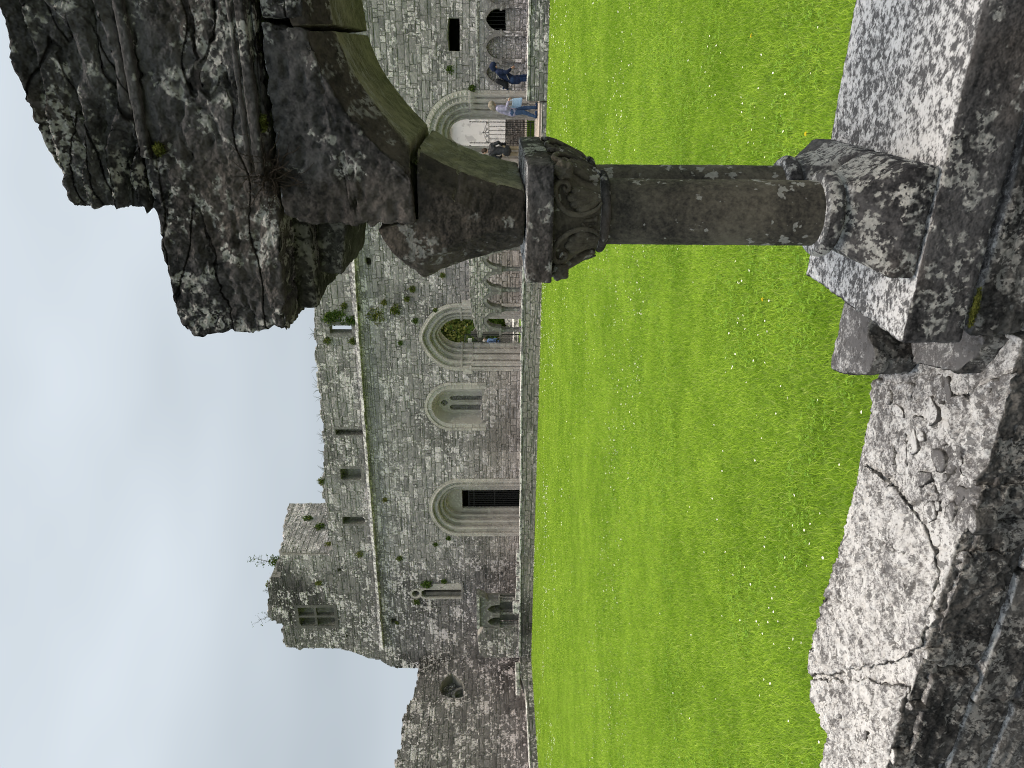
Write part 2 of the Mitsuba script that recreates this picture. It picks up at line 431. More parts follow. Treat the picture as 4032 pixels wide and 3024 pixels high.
# dandelions
def on_ground(nx, ny, z=0.05):
    U, V = 768 - ny / 3.9375, nx / 3.9375
    q = np.array([(U - 384) / 739, 1, -(V - 492) / 739]); t = (z - EYE) / q[2]
    return q * t + [0, 0, EYE]
for (px, py), lb in (((2968, 127), 'yellow dandelion in the grass to the right of the column'), ((3187, 515), 'yellow dandelion in the grass just beside the column base'), ((3013, 1175), 'yellow dandelion in the grass left of the column')):
    p0 = on_ground(px, py)
    t_ = thing('dandelion', lb, 'dandelion')
    fl = []
    for j in range(26):
        a = j * 2.4; rr = 0.009 * math.sqrt((j + .5) / 26)
        c = p0 + [rr * math.cos(a), rr * math.sin(a), 0.004 * (1 - j / 26)]
        e = np.array([math.cos(a), math.sin(a), 0.25]); sd = np.array([-math.sin(a), math.cos(a), 0])
        fl.append((np.array([c - sd * .002, c + sd * .002, c + e * .006 + sd * .0015, c + e * .006 - sd * .0015]), np.array([[0, 1, 2], [0, 2, 3]])))
    add('flower', cat_mesh(fl), 'flower_yellow', t_)
    add('stem', tube([p0 - [0, 0, .05], p0], .0015, 5), 'moss', t_)

# ------------------------------------------------------------------ the near arcade (a ruined piece of cloister)
F0, F1 = 1.587, 2.165                     # front and back face of the arcade
ar = thing('cloister_arcade', 'dark lichen-spotted stone arcade fragment with twin columns and a broken round arch', 'ruined arcade')


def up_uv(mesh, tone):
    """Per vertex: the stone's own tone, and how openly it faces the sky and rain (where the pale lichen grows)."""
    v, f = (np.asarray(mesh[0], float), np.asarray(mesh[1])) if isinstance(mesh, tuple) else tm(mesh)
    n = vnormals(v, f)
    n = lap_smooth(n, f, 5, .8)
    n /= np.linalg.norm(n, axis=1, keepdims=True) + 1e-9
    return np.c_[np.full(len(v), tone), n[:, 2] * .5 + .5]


def stone_add(name, mesh, mat, parent=None, label=None, tone=None, **kw):
    parent = ar if parent is None else parent
    return add(name, mesh, mat, parent, smooth=True, uv=up_uv(mesh, rng.random() if tone is None else tone), wall=True, label=label, **kw)


# sill
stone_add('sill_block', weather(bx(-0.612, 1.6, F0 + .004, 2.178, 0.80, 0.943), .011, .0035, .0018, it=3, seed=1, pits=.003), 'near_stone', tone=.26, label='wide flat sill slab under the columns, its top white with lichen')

# bases: square plinths sweeping up into round rings
def loft(sections, m=96):
    """Rings of (z, half s, half d, power, cs, cd): superellipses joined."""
    ang = np.arange(m) * 2 * np.pi / m
    vs = []
    for z, a, b, p, cs, cd in sections:
        c, s = np.cos(ang), np.sin(ang)
        rr = (np.abs(c) ** p + np.abs(s) ** p) ** (-1 / p)
        vs.append(np.stack([cs + a * rr * c, cd + b * rr * s, np.full(m, z)], 1))
    k = len(vs); j = np.arange(m); j2 = (j + 1) % m; fs = []
    for i in range(k - 1):
        fs += [np.stack([i * m + j, i * m + j2, (i + 1) * m + j2], 1), np.stack([i * m + j, (i + 1) * m + j2, (i + 1) * m + j], 1)]
    v = np.vstack(vs + [[[sections[0][4], sections[0][5], sections[0][0]]], [[sections[-1][4], sections[-1][5], sections[-1][0]]]])
    fs += [np.stack([j2, j, np.full(m, k * m)], 1), np.stack([(k - 1) * m + j, (k - 1) * m + j2, np.full(m, k * m + 1)], 1)]
    return v, np.vstack(fs)


CS, CF, CR = -0.340, 1.752, 1.998
for cd, lo, hi in ((CF, 1.596, 1.872), (CR, 1.876, 2.166)):
    hm = (hi - lo) / 2; md = (hi + lo) / 2
    secs = [(.948, .124, hm, 26, -.334, md), (.998, .124, hm, 26, -.334, md)]
    for q in (0.12, 0.3, 0.5, 0.7, 0.85, 1.0):
        z = .998 + q * .102
        k_ = q ** 0.85 * (1 if q < 1 else 1.0)
        secs.append((z, .124 + (.080 - .124) * k_, hm + (.080 - hm) * k_, 24 * (1 - k_) ** 1.2 + 2, -.334 + (CS + .334) * k_, md + (cd - md) * k_))
    bkey = stone_add('column_base', weather(loft(secs), .008, .0012, .0011, it=1, seed=int(cd * 10), pits=.002), 'near_stone', tone=.42)
    rr_ = lambda z: .077 + .0245 * math.sqrt(max(0, 1 - ((z - 1.1185) / .0215) ** 2))
    ring = [(z, rr_(z), rr_(z), 2, CS, cd) for z in np.linspace(1.0975, 1.1395, 15)]
    stone_add('ring_moulding', weather(loft(ring), .006, .0006, .0005, it=0, seed=4), 'near_stone', bkey, tone=.25)
for cd in (CF, CR):
    zz = np.linspace(1.128, 1.645, 12)
    stone_add('column_shaft', weather(loft([(z, .0762 - .001 * (z - 1.1), .0762 - .001 * (z - 1.1), 2, CS, cd) for z in zz], 64), .011, .0014, .0008, it=1, seed=int(cd * 7)), 'column_stone',
              label='front column shaft' if cd == CF else 'rear column shaft, half hidden behind the front one')

# capital: abacus over two leaf-carved bells
cap = stone_add('capital', weather(bx(-.467, -.212, F0, F1, 1.768, 1.8255), .006, .0014, .0012, it=2, seed=9, pits=.002), 'near_stone', tone=.27, label='twin capital: square abacus over bells carved with curling leaves')
BZ = np.array([1.640, 1.660, 1.685, 1.710, 1.735, 1.755, 1.772]); BR = np.array([.086, .089, .096, .107, .118, .122, .120]); BP = np.array([2, 2, 2.1, 2.5, 3.2, 4, 5])


def bell_r(z, th):
    """Radius of the bell at height z in direction th."""
    a, p = np.interp(z, BZ, BR), np.interp(z, BZ, BP)
    return a * (np.abs(np.cos(th)) ** p + np.abs(np.sin(th)) ** p) ** (-1 / p)


# a leaf in (t, h): t = offset along the face in metres, h = height
def bez(P, n=18):
    P = np.asarray(P, float); t = np.linspace(0, len(P) - 1, n); i = np.clip(t.astype(int), 0, len(P) - 2)
    q = np.vstack([2 * P[0] - P[1], P, 2 * P[-1] - P[-2]]); u = (t - i)[:, None]; a, b, c, d = q[i], q[i + 1], q[i + 2], q[i + 3]
    return .5 * (2 * b + (c - a) * u + (2 * a - 5 * b + 4 * c - d) * u ** 2 + (3 * b - a - 3 * c + d) * u ** 3)


RIM = bez([(.042, 1.656), (.026, 1.668), (.0165, 1.690), (.014, 1.712), (.020, 1.737), (.036, 1.758), (.058, 1.764), (.072, 1.753), (.073, 1.738), (.062, 1.733), (.056, 1.741), (.063, 1.747)], 46)
LOBES = [bez([(.052, 1.658), (.038, 1.676), (.027, 1.700), (.0265, 1.716)], 10), bez([(.056, 1.659), (.048, 1.682), (.038, 1.708), (.034, 1.728)], 10),
         bez([(.060, 1.660), (.058, 1.684), (.050, 1.712), (.045, 1.736)], 10), bez([(.064, 1.661), (.067, 1.685), (.064, 1.710), (.059, 1.728)], 10)]


def on_bell(P, cd, face, sign, lift):
    t, h = sign * P[:, 0], P[:, 1]
    th = np.arctan2(t, 0.104)
    rr = bell_r(h, th) + lift
    rot = face * np.pi / 2
    x, y = np.sin(th) * rr, -np.cos(th) * rr
    return np.stack([CS + x * math.cos(rot) - y * math.sin(rot), cd + x * math.sin(rot) + y * math.cos(rot), h], 1)


for cd in (CF, CR):
    bell = stone_add('bell', loft([(z, np.interp(z, BZ, BR), np.interp(z, BZ, BR), np.interp(z, BZ, BP), CS, cd) for z in np.linspace(1.640, 1.772, 16)], 72), 'column_stone', cap)
    stone_add('necking_ring', weather(loft([(z, .080 + .016 * math.cos((z - 1.645) / .013 * 1.5) ** .6, .080 + .016 * math.cos((z - 1.645) / .013 * 1.5) ** .6, 2, CS, cd) for z in np.linspace(1.6325, 1.6575, 7)]), .007, .0015, .001, it=1, seed=3), 'near_stone', cap)
    for face in ((0, 1, 3) if cd == CF else (1, 2, 3)):
        for sign in (-1, 1):
            body = []
            n_ = len(RIM); rad = np.interp(np.arange(n_), [0, 8, 30, n_ - 1], [.0025, .0058, .0062, .0040])
            body.append(tube(on_bell(RIM, cd, face, sign, .014), rad, 8))
            for L_ in LOBES:
                body.append(tube(on_bell(L_, cd, face, sign, .006), np.interp(np.arange(10), [0, 5, 8, 9], [.005, .0118, .0112, .005]), 12))
            stone_add('leaf_carving', cat_mesh(body), 'column_stone', cap)
        # small leaf mask between the two leaves
        mk = [tube(on_bell(bez(q, 12), cd, face, 1, .001), np.interp(np.arange(12), [0, 6, 11], [.0025, .0055, .003]), 8) for q in
              ([(-.014, 1.672), (-.016, 1.690), (-.006, 1.700)], [(.014, 1.672), (.016, 1.690), (.006, 1.700)], [(0, 1.660), (0, 1.676), (0, 1.694)], [(-.010, 1.664), (0, 1.668), (.010, 1.664)])]
        stone_add('bud_carving', cat_mesh(mk), 'column_stone', cap)
    for sx in (-1, 1):                     # volutes under the abacus corners
        for sy in ((-1,) if cd == CF else (1,)):
            c = np.array([CS + sx * .112, cd + sy * .118, 1.747])
            sph = trimesh.creation.icosphere(3, 1.0); v, f = tm(sph)
            v = v * [.020, .024, .023]; v += .002 * np.sin(np.arctan2(v[:, 2], v[:, 0]) * 5)[:, None] * v / .02
            stone_add('volute', (v + c, f), 'column_stone', cap)

# arch: curve A on the face, curve B on the soffit
CA = .136
Aq = [(-.339, 1.829), (-.322, 1.913), (-.293, 1.971), (-.262, 2.028), (-.231, 2.067), (-.196, 2.114), (-.145, 2.164), (-.088, 2.206), (-.013, 2.243), (.047, 2.258), (.136, 2.268)]
Bq = [(-.274, 1.829), (-.258, 1.90), (-.238, 1.96), (-.212, 2.018), (-.180, 2.071), (-.140, 2.112), (-.093, 2.150), (-.045, 2.182), (.0, 2.203), (.048, 2.217), (.136, 2.226)]
def full(c, n=60):
    c = bez(c, n); return np.vstack([c, [[2 * CA - x, z] for x, z in c[-2::-1]]])
Af, Bf = full(Aq), full(Bq)
CH = .070                                  # depth of the chamfer
# left springer's curve (the next arch, broken off)
La = np.array([(-.345, 1.829), (-.357, 1.90), (-.375, 1.96), (-.402, 2.02), (-.424, 2.060)])
Lb = np.array([(-.400, 1.829), (-.419, 1.90), (-.437, 1.962), (-.456, 2.015), (-.478, 2.058)])


def idx_at(curve, test):
    return next(i for i, p in enumerate(curve) if test(p))


iz = idx_at(Af, lambda p: p[1] > 2.060)
ij = idx_at(Af, lambda p: p[0] > .046)
# springer: both arches start on this one stone
sp_face = np.vstack([[(-.318, 2.0605), (-.328, 2.095), (-.351, 2.150), (-.405, 2.121), (-.470, 2.062)]])
A2, B2 = Af.copy(), Bf.copy()
left_face = np.vstack([[(-.240, 2.0605), (-.330, 2.0605), (-.352, 2.150), (-.405, 2.120)], La[::-1]])
left_soff = np.vstack([[(-.188, 2.0605), (-.330, 2.0605), (-.352, 2.150), (-.405, 2.120)], Lb[::-1]])


def loft_polys(secs):
    m = len(secs[0][1]); v = np.vstack([np.c_[p[:, 0], np.full(m, d_), p[:, 1]] for d_, p in secs]); j = np.arange(m); j2 = (j + 1) % m; fs = []
    for i in range(len(secs) - 1):
        fs += [np.stack([i * m + j, (i + 1) * m + j2, i * m + j2], 1), np.stack([i * m + j, (i + 1) * m + j, (i + 1) * m + j2], 1)]
    from scipy.spatial import cKDTree
    for e, p in ((0, secs[0][1]), (len(secs) - 1, secs[-1][1])):
        cp, tri = trimesh.creation.triangulate_polygon(Polygon(p), engine='earcut')
        tri = cKDTree(p).query(cp)[1][np.asarray(tri)]
        ar2 = (p[tri[:, 1], 0] - p[tri[:, 0], 0]) * (p[tri[:, 2], 1] - p[tri[:, 0], 1]) - (p[tri[:, 1], 1] - p[tri[:, 0], 1]) * (p[tri[:, 2], 0] - p[tri[:, 0], 0])
        tri = tri[np.abs(ar2) > 1e-12]; ar2 = ar2[np.abs(ar2) > 1e-12]
        tri = np.where((ar2 < 0)[:, None], tri[:, ::-1], tri)          # counter-clockwise in (s, z) faces the viewer (-d)
        fs.append((tri if e == 0 else tri[:, ::-1]) + e * m)
    f = np.vstack(fs)
    if trimesh.Trimesh(v, f, process=False).volume < 0:
        f = f[:, ::-1]
    return v, f


pa = np.vstack([A2[:iz], left_face]); pb = np.vstack([B2[:iz], left_soff])
spr = weather(loft_polys([(F0 + .012, pa), (F0 + CH, pb), (F1 - CH, pb), (F1, pa)]), .010, .0028, .0014, it=2, seed=12, pits=.0015, crack=.004)
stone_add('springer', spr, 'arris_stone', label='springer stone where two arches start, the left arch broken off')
# voussoirs (inner ring) and spandrel block above
A1 = Af.copy()
def ring_block(i0, i1, seed, w=.012):
    a, b = Af[i0:i1], Bf[i0:i1]
    out = a + (a - [CA, 1.83]) / np.linalg.norm(a - [CA, 1.83], axis=1)[:, None] * w
    pa_ = np.vstack([a, out[::-1]]); pb_ = np.vstack([b, out[::-1]])
    return weather(loft_polys([(F0 + .010, pa_), (F0 + CH, pb_), (F1 - CH, pb_), (F1 - .01, pa_)]), .010, .0022, .0012, it=1, seed=seed)
ends = [iz + 1, ij - 1, len(Af) - ij + 1, len(Af) - iz - 1]
for q in range(3):
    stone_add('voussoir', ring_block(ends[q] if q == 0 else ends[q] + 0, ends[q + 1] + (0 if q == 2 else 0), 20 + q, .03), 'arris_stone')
def spandrel(i0, i1, top, seed):
    a = Af[i0:i1] + (Af[i0:i1] - [CA, 1.83]) * .004
    p = np.vstack([a, top])
    return weather(slab(Polygon(p).buffer(0), F0, F1), .0075, .003, .0060, it=2, seed=seed, pits=.010)
stone_add('spandrel_stone', spandrel(iz + 1, ij - 1, [(.050, 2.345), (-.316, 2.344), (-.337, 2.299), (-.344, 2.192), (-.334, 2.066), (-.26, 2.0665)], 31), 'near_stone', tone=.06, label='big pitted block over the arch')
stone_add('spandrel_stone', spandrel(ij, len(Af) - ij, [(.226, 2.345), (.056, 2.345)], 32), 'near_stone')
stone_add('spandrel_stone', spandrel(len(Af) - ij, len(Af) - iz - 1, [(.62, 2.066), (.62, 2.345), (.232, 2.345)], 33), 'near_stone')
rs = np.array(Af[len(Af) - iz:]); 
stone_add('springer', weather(slab(Polygon(np.vstack([rs, [(.66, 1.83), (.62, 2.0605)]])).buffer(0), F0, F1), .012, .004, .002, it=2, seed=34), 'near_stone')
# cornice course: one long block running out to the left
cor = [(-.583, 2.362), (-.40, 2.356), (-.318, 2.351), (-.20, 2.354), (.0, 2.353), (.42, 2.353), (.42, 2.612), (-.30, 2.612), (-.315, 2.602), (-.40, 2.610), (-.46, 2.603), (-.52, 2.606), (-.560, 2.600), (-.585, 2.588), (-.596, 2.56), (-.582, 2.50), (-.588, 2.44), (-.572, 2.39)]
cm = to_man(slab(Polygon(cor), F0 - .004, F1 - .04))
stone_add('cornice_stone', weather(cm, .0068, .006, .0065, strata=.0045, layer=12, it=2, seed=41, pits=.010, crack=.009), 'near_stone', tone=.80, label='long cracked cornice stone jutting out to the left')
for z0, z1, pr_, s0 in ((2.366, 2.386, .020, -.235), (2.394, 2.404, .010, -.235), (2.592, 2.611, .018, -.205)):
    stone_add('roll_moulding', weather(bx(s0, .42, F0 - pr_, F0 + .05, z0, z1), .006, .004, .002, it=3, seed=int(z0 * 100)), 'near_stone')
# upper course: a stone weathered along its bedding
up = [(-.308, 2.618), (.45, 2.618), (.45, 2.87), (.30, 2.86), (.10, 2.832), (-.02, 2.826), (-.10, 2.816), (-.19, 2.802), (-.246, 2.786), (-.290, 2.782), (-.306, 2.770), (-.300, 2.70)]
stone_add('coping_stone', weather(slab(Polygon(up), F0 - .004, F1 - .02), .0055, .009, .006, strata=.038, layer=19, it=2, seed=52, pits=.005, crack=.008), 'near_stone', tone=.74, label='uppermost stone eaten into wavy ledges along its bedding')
# broken core under the jutting stone
def lump(c, size, seed, rot=0.0):
    b = trimesh.creation.box(extents=size); b.apply_transform(trimesh.transformations.rotation_matrix(rot, [0, 1, 0])); b.apply_translation(c)
    return weather(tm(b), .010, .014, .007, it=5, seed=seed, strata=.006, layer=30)
stone_add('core_stone', lump([-.45, 1.92, 2.343], [.23, .44, .05], 61), 'rubble_top')
stone_add('core_stone', lump([-.43, 1.93, 2.290], [.145, .34, .075], 62, .15), 'rubble_top', label='small rough stone clinging under the jutting cornice')
stone_add('core_stone', lump([-.35, 2.02, 2.30], [.09, .24, .10], 63), 'rubble_top')
# low wall below the sill
def wall_course(z0, z1, s0, s1, parent, seed, fr=F0, lens=(.28, .55)):
    r_ = np.random.default_rng(seed); s = s0
    while s < s1 - .05:
        L_ = r_.uniform(*lens); e = min(s + L_, s1)
        if s1 - e < .12: e = s1
        j_ = r_.uniform(-.014, .014, 4)
        p = [(s + .006, z0 + .004 + j_[0] * .5), (e - .006, z0 + .004 + j_[1] * .5), (e - .006 + j_[2], z1 - .006), (s + .006 + j_[3], z1 - .006)]
        stone_add('stone', weather(slab(Polygon(p), fr + r_.uniform(-.004, .022), fr + .26), .0105, .014, .008, strata=.012, layer=17, it=5, seed=int(seed * 13 + s * 10) % 997, crack=.010), 'rubble_top', parent)
        s = e
# ------------------------------------------------------------------ low wall under and left of the arcade
lw = thing('low_wall', 'low broken rubble wall in the foreground with a pale lichened top', 'wall')
mo = cat_mesh([bx(-2.20, 1.6, F0 + .05, 2.13, -.02, .60), bx(-3.2, -2.19, F0 + .05, 1.86, -.02, .59)])
add('core', mo, 'mortar', lw, smooth=True, uv=[.4, .4], wall=True)
add('core', weather(bx(-.60, 1.6, F0 + .05, 2.13, .58, .79), .03, .012, .006, it=2, seed=71), 'mortar', lw, smooth=True, uv=[.4, .4], wall=True)
top_bed = weather(prism_z(Polygon([(-.60, 1.60), (-2.06, 1.60), (-2.42, 1.92), (-2.26, 1.95), (-2.24, 2.12), (-1.9, 2.15), (-.6, 2.16)]),   .585, .653), .010, .009, .008, it=3, seed=72, pits=.012)
stone_add('mortar_bed', top_bed, 'rubble_top', lw, tone=.62, label='pale mortar between the flat top stones')
TOP = {
 'A': ([(-.962, 2.185), (-1.021, 2.185), (-1.055, 2.126), (-1.149, 2.164), (-1.212, 2.108), (-1.208, 1.975), (-1.139, 1.875), (-1.023, 1.942), (-.872, 1.952)], .655),
 'B': ([(-.852, 1.927), (-.78, 1.83), (-.819, 1.801), (-.877, 1.812), (-.919, 1.917)], .652),
 'C': ([(-.836, 1.775), (-.665, 1.575), (-.772, 1.575), (-.855, 1.572), (-.957, 1.574), (-.999, 1.595), (-1.021, 1.669), (-.949, 1.689), (-.934, 1.731), (-.885, 1.783)], .660),
 'D': ([(-.967, 1.931), (-.934, 1.85), (-.961, 1.825), (-1.049, 1.838), (-1.081, 1.88), (-1.034, 1.915)], .653),
 'E': ([(-1.063, 1.819), (-.987, 1.8), (-.951, 1.741), (-.96, 1.702), (-1.024, 1.685), (-1.064, 1.753)], .652),
 'F': ([(-1.135, 1.827), (-1.086, 1.762), (-1.106, 1.715), (-1.134, 1.702), (-1.181, 1.779)], .652),
 'G': ([(-1.052, 1.655), (-.975, 1.574), (-1.024, 1.562), (-1.083, 1.574), (-1.091, 1.643)], .655),
 'H': ([(-1.228, 2.11), (-1.297, 2.106), (-1.626, 2.135), (-1.852, 2.164), (-2.145, 2.176), (-2.199, 2.127), (-1.991, 1.93), (-1.844, 1.808), (-1.69, 1.68), (-1.555, 1.60), (-1.312, 1.62), (-1.257, 1.66), (-1.213, 1.751), (-1.205, 1.913)], .668),
 'I': ([(-2.212, 2.121), (-2.278, 2.067), (-2.285, 1.925), (-2.438, 1.913), (-2.30, 1.60), (-2.043, 1.59), (-1.876, 1.595), (-1.737, 1.6), (-1.714, 1.625), (-1.801, 1.709), (-1.871, 1.813), (-2.003, 1.925)], .664),
 'J': ([(-1.239, 1.624), (-1.178, 1.575), (-1.229, 1.572), (-1.319, 1.574), (-1.377, 1.574), (-1.472, 1.574), (-1.526, 1.584), (-1.40, 1.612)], .640),
}
for q, (P, zt) in enumerate(TOP.values()):
    p = Polygon(P).buffer(-.008).buffer(.004)
    big_ = len(P) > 10
    stone_add('flat_stone', weather(prism_z(p, .50, zt), .009, .019 if big_ else .012, .011, it=4, seed=80 + q, pits=.014, crack=.008 if big_ else .003), 'rubble_top', lw, tone=.58 if q == 7 else .66 if q == 8 else .22 + .34 * rng.random(), label='large cracked slab on the wall top' if big_ and q == 7 else None)
r = np.random.default_rng(19)
for q in range(34):
    if q < 14: x, y = r.uniform(-1.20, -.66), r.uniform(1.62, 2.10)
    else: x, y = r.uniform(-2.2, -1.0), r.choice([r.uniform(1.585, 1.64), r.uniform(1.60, 1.75)])
    R_ = r.uniform(.018, .050); an = np.sort(r.random(7) * 2 * np.pi)
    p = Polygon([(x + R_ * r.uniform(.7, 1.2) * math.cos(a), y + R_ * r.uniform(.6, 1.0) * math.sin(a)) for a in an]).convex_hull
    if p.area < 4e-4: continue
    stone_add('chip_stone', weather(prism_z(p, .60, .655 + r.uniform(.0, .010)), .009, .008, .004, it=3, seed=900 + q), 'rubble_top', lw)
# two stacked stones against the end of the sill
for P, z0, z1, sd in (([(-.60, 2.20), (-.74, 2.205), (-.855, 2.215), (-.930, 2.205), (-.925, 2.15), (-.850, 1.965), (-.79, 1.945), (-.735, 2.03), (-.62, 2.00)], .66, .795, 91), ([(-.618, 1.98), (-.75, 1.96), (-.80, 1.93), (-.74, 1.72), (-.64, 1.66), (-.618, 1.66)], .63, .700, 92)):
    stone_add('stacked_stone', weather(prism_z(Polygon(P), z0, z1), .009, .012, .004, it=4, seed=sd, strata=.008, layer=20, crack=.006), 'rubble_top', lw, tone=.1)
for zs, s0, s1, sd in (((.645, .785), -.60, 1.2, 101), ((.49, .640), -.55, 1.2, 102), ((.47, .622), -2.75, -.56, 103), ((.33, .47), -2.75, 1.2, 104), ((.19, .33), -2.75, 1.0, 105), ((.0, .19), -2.75, .9, 106)):
    wall_course(*zs, s0, s1, lw, sd, fr=F0 - .004)

# dry weed and moss in the joints of the arcade
r = np.random.default_rng(3)
wd = []
for q in range(80):
    p = np.array([-.235 + r.normal() * .018, F0 - .004, 2.356 + r.normal() * .008]); v_ = np.array([r.normal() * .8, -abs(r.normal()) * .5 - .2, r.normal() * .9 + (.2 if q % 2 else -.5)]); v_ /= np.linalg.norm(v_)
    L_ = r.uniform(.03, .095); pts = [p]
    for i in range(6):
        v_ = v_ + r.normal(size=3) * .32; v_[1] = min(v_[1], .05); v_ /= np.linalg.norm(v_); pts.append(pts[-1] + v_ * L_ / 6)
    wd.append(tube(pts, np.linspace(.0013, .0006, 7), 4))
add('dry_weed', cat_mesh(wd), 'dry_stem', wall=True, kind='stuff', label='withered tangled weed rooted in the joint above the arch stone', cat='dead plant', smooth=True)
def moss_pad(c, sz, n, seed, lb):
    r_ = np.random.default_rng(seed); u = r_.normal(size=(n, 3)); u /= np.linalg.norm(u, axis=1, keepdims=True); u *= r_.random((n, 1)) ** .4
    p = np.asarray(c) + u * sz; a_ = r_.normal(size=(n, 3)) * .0035; b_ = r_.normal(size=(n, 3)) * .0018
    v_ = np.stack([p - b_, p + b_, p + a_], 1).reshape(-1, 3)
    t_ = thing('moss_tuft', lb, 'moss'); add('fronds', (v_, np.arange(3 * n).reshape(-1, 3)), 'moss', t_, wall=True, kind='stuff')
    add('cushion', (lambda m: (m[0] * np.array(sz) * .8 + c, m[1]))(tm(trimesh.creation.icosphere(2, 1.0))), 'moss', t_, wall=True, smooth=True)
moss_pad([-.135, F0 - .006, 2.358], [.016, .007, .005], 700, 2, 'yellow-green moss pad in the moulding joint of the near arcade')
moss_pad([-.185, F0 - .014, 2.572], [.012, .010, .010], 800, 5, 'olive moss cushion under the wavy top stone of the arcade')
moss_pad([-.52, F0 + .004, .793], [.05, .008, .006], 900, 7, 'dull moss in the joint beneath the sill slab')

# ------------------------------------------------------------------ masonry of the far walls
class Frame:
    """A wall face: x along the wall, y out of the wall towards the viewer's side, z up; all given in (s, d, z)."""
    def __init__(self, o, ax, out):
        self.o, self.ax, self.out = np.array(o, float), np.array(ax, float), np.array(out, float)
        self.flip = np.linalg.det(np.array([self.ax, self.out, [0, 0, 1.0]])) < 0

    def __call__(self, v, f):
        v = self.o + v[:, :1] * self.ax + v[:, 1:2] * self.out + v[:, 2:3] * np.array([0, 0, 1.0])
        return v, (f[:, ::-1] if self.flip else f)


def wslab(fr, poly, y0, y1):
    """Polygon in (x, z) of the frame, from depth y0 to y1 along its outward axis."""
    out = []
    for p in polys(poly):
        v, f = tm(trimesh.creation.extrude_polygon(p, y1 - y0, engine='earcut'))
        out.append((np.stack([v[:, 0], y1 - v[:, 2], v[:, 1]], 1), f))
    return fr(*cat_mesh(out))


def stones(fr, region, seed, hs=(.09, .29), ls=(.14, .85), proud=(.008, .045), mind=.5):
    """Coursed rubble over a region (shapely, in x, z): every stone its own faceted block. Returns mesh and uv (tone, crust)."""
    r = np.random.default_rng(seed); x0, z0, x1, z1 = region.bounds
    rects = []; z = z0
    while z < z1:
        h = r.uniform(*hs); n = int((x1 - x0) / ls[0]) + 4
        L_ = ls[0] + (ls[1] - ls[0]) * r.random(n) ** 2.2; e = x0 - .3 * r.random() + np.cumsum(L_)
        a = np.r_[e[0] - L_[0], e[:-1]]
        m = (a < x1)
        a, e = a[m], e[m]
        zb = z + (np.sin(a * .9 + z) * .02)
        split = r.random(len(a)) < .22
        rects.append(np.stack([a, zb, e, np.where(split, zb + h * .52, zb + h)], 1))
        if split.any():
            rects.append(np.stack([a[split], zb[split] + h * .52, e[split], zb[split] + h], 1))
        z += h
    R = np.vstack(rects)
    bxs = shapely.box(R[:, 0], R[:, 1], R[:, 2], R[:, 3])
    shapely.prepare(region)
    inside = shapely.contains(region, bxs); touch = shapely.intersects(region, bxs) & ~inside
    A_ = R[inside]; k = len(A_); gp = .003
    j = lambda s_: r.uniform(-s_, s_, k)
    c = [np.stack([A_[:, i] + q * gp + j(.018), A_[:, l] + w * gp + j(.016)], 1) for i, l, q, w in ((0, 1, 1, 1), (2, 1, -1, 1), (2, 3, -1, -1), (0, 3, 1, -1))]
    cen = sum(c) / 4; pd = r.uniform(*proud, k)
    V = []
    for q in c: V.append(np.c_[q[:, 0], np.full(k, -.03), q[:, 1]])
    for q in c:
        i_ = r.uniform(.007, .020, k) / np.maximum(np.linalg.norm(q - cen, axis=1), .05)
        m = q + (cen - q) * np.minimum(i_ * 1.3, .5)[:, None]
        V.append(np.c_[m[:, 0], pd + j(.010), m[:, 1]])
    V.append(np.c_[cen[:, 0] + j(.03), pd + r.uniform(.0, .022, k), cen[:, 1] + j(.02)])
    V = np.stack(V, 1).reshape(-1, 3)
    tri = []
    for q in range(4):
        n_ = (q + 1) % 4; tri += [[q, n_, 4 + n_], [q, 4 + n_, 4 + q], [4 + q, 4 + n_, 8]]
    F_ = (np.arange(k)[:, None, None] * 9 + np.array(tri)[None]).reshape(-1, 3)
    # outward is +y here while (x, z) turn the other way: reverse
    F_ = F_[:, ::-1]
    tone = np.clip(r.normal(.45, .22, k), 0, 1); crust = r.random(k) ** 1.6
    U_ = np.repeat(np.stack([tone, crust], 1), 9, 0)
    ms, us = [(V, F_)], [U_]
    for i in np.nonzero(touch)[0]:
        g_ = bxs[i].intersection(region)
        ps = []
        for p in polys(g_):
            if p.area > .96 * p.convex_hull.area:
                ps.append(p); continue
            a0, b0, a1, b1 = p.bounds
            for ii in range(3):
                for jj in range(2):
                    ps += polys(p.intersection(box(a0 + (a1 - a0) * ii / 3, b0 + (b1 - b0) * jj / 2, a0 + (a1 - a0) * (ii + 1) / 3, b0 + (b1 - b0) * (jj + 1) / 2)))
        for p in ps:
            if len(ps) == 1 and p.area < .3 * bxs[i].area * 0.5 or p.area < .002: continue
            p = p.convex_hull.buffer(-.006)
            if p.is_empty or p.area < .002: continue
            P = np.array(p.exterior.coords)[:-1]
            if Polygon(P).exterior.is_ccw is False: P = P[::-1]
            m = len(P); ce = P.mean(0); q_ = P + (ce - P) * .12; d_ = r.uniform(*proud)
            v = np.vstack([np.c_[P[:, 0], np.full(m, -.03), P[:, 1]], np.c_[q_[:, 0], np.full(m, d_) + r.uniform(-.008, .008, m), q_[:, 1]], [[ce[0], d_ + .01, ce[1]]]])
            a = np.arange(m); b = (a + 1) % m
            f = np.vstack([np.stack([a, b, m + b], 1), np.stack([a, m + b, m + a], 1), np.stack([m + a, m + b, np.full(m, 2 * m)], 1)])[:, ::-1]
            ms.append((v, f)); us.append(np.tile([np.clip(r.normal(.45, .22), 0, 1), r.random() ** 1.6], (len(v), 1)))
    v, f = cat_mesh(ms)
    v, f = fr(v, f)
    return (v, f), np.vstack(us)


def facing(parent, fr, region, seed, label=None, **kw):
    m, u = stones(fr, region, seed, **kw)
    return add('stone_facing', m, 'far_stone', parent, uv=u, wall=True, kind='stuff', label=label)


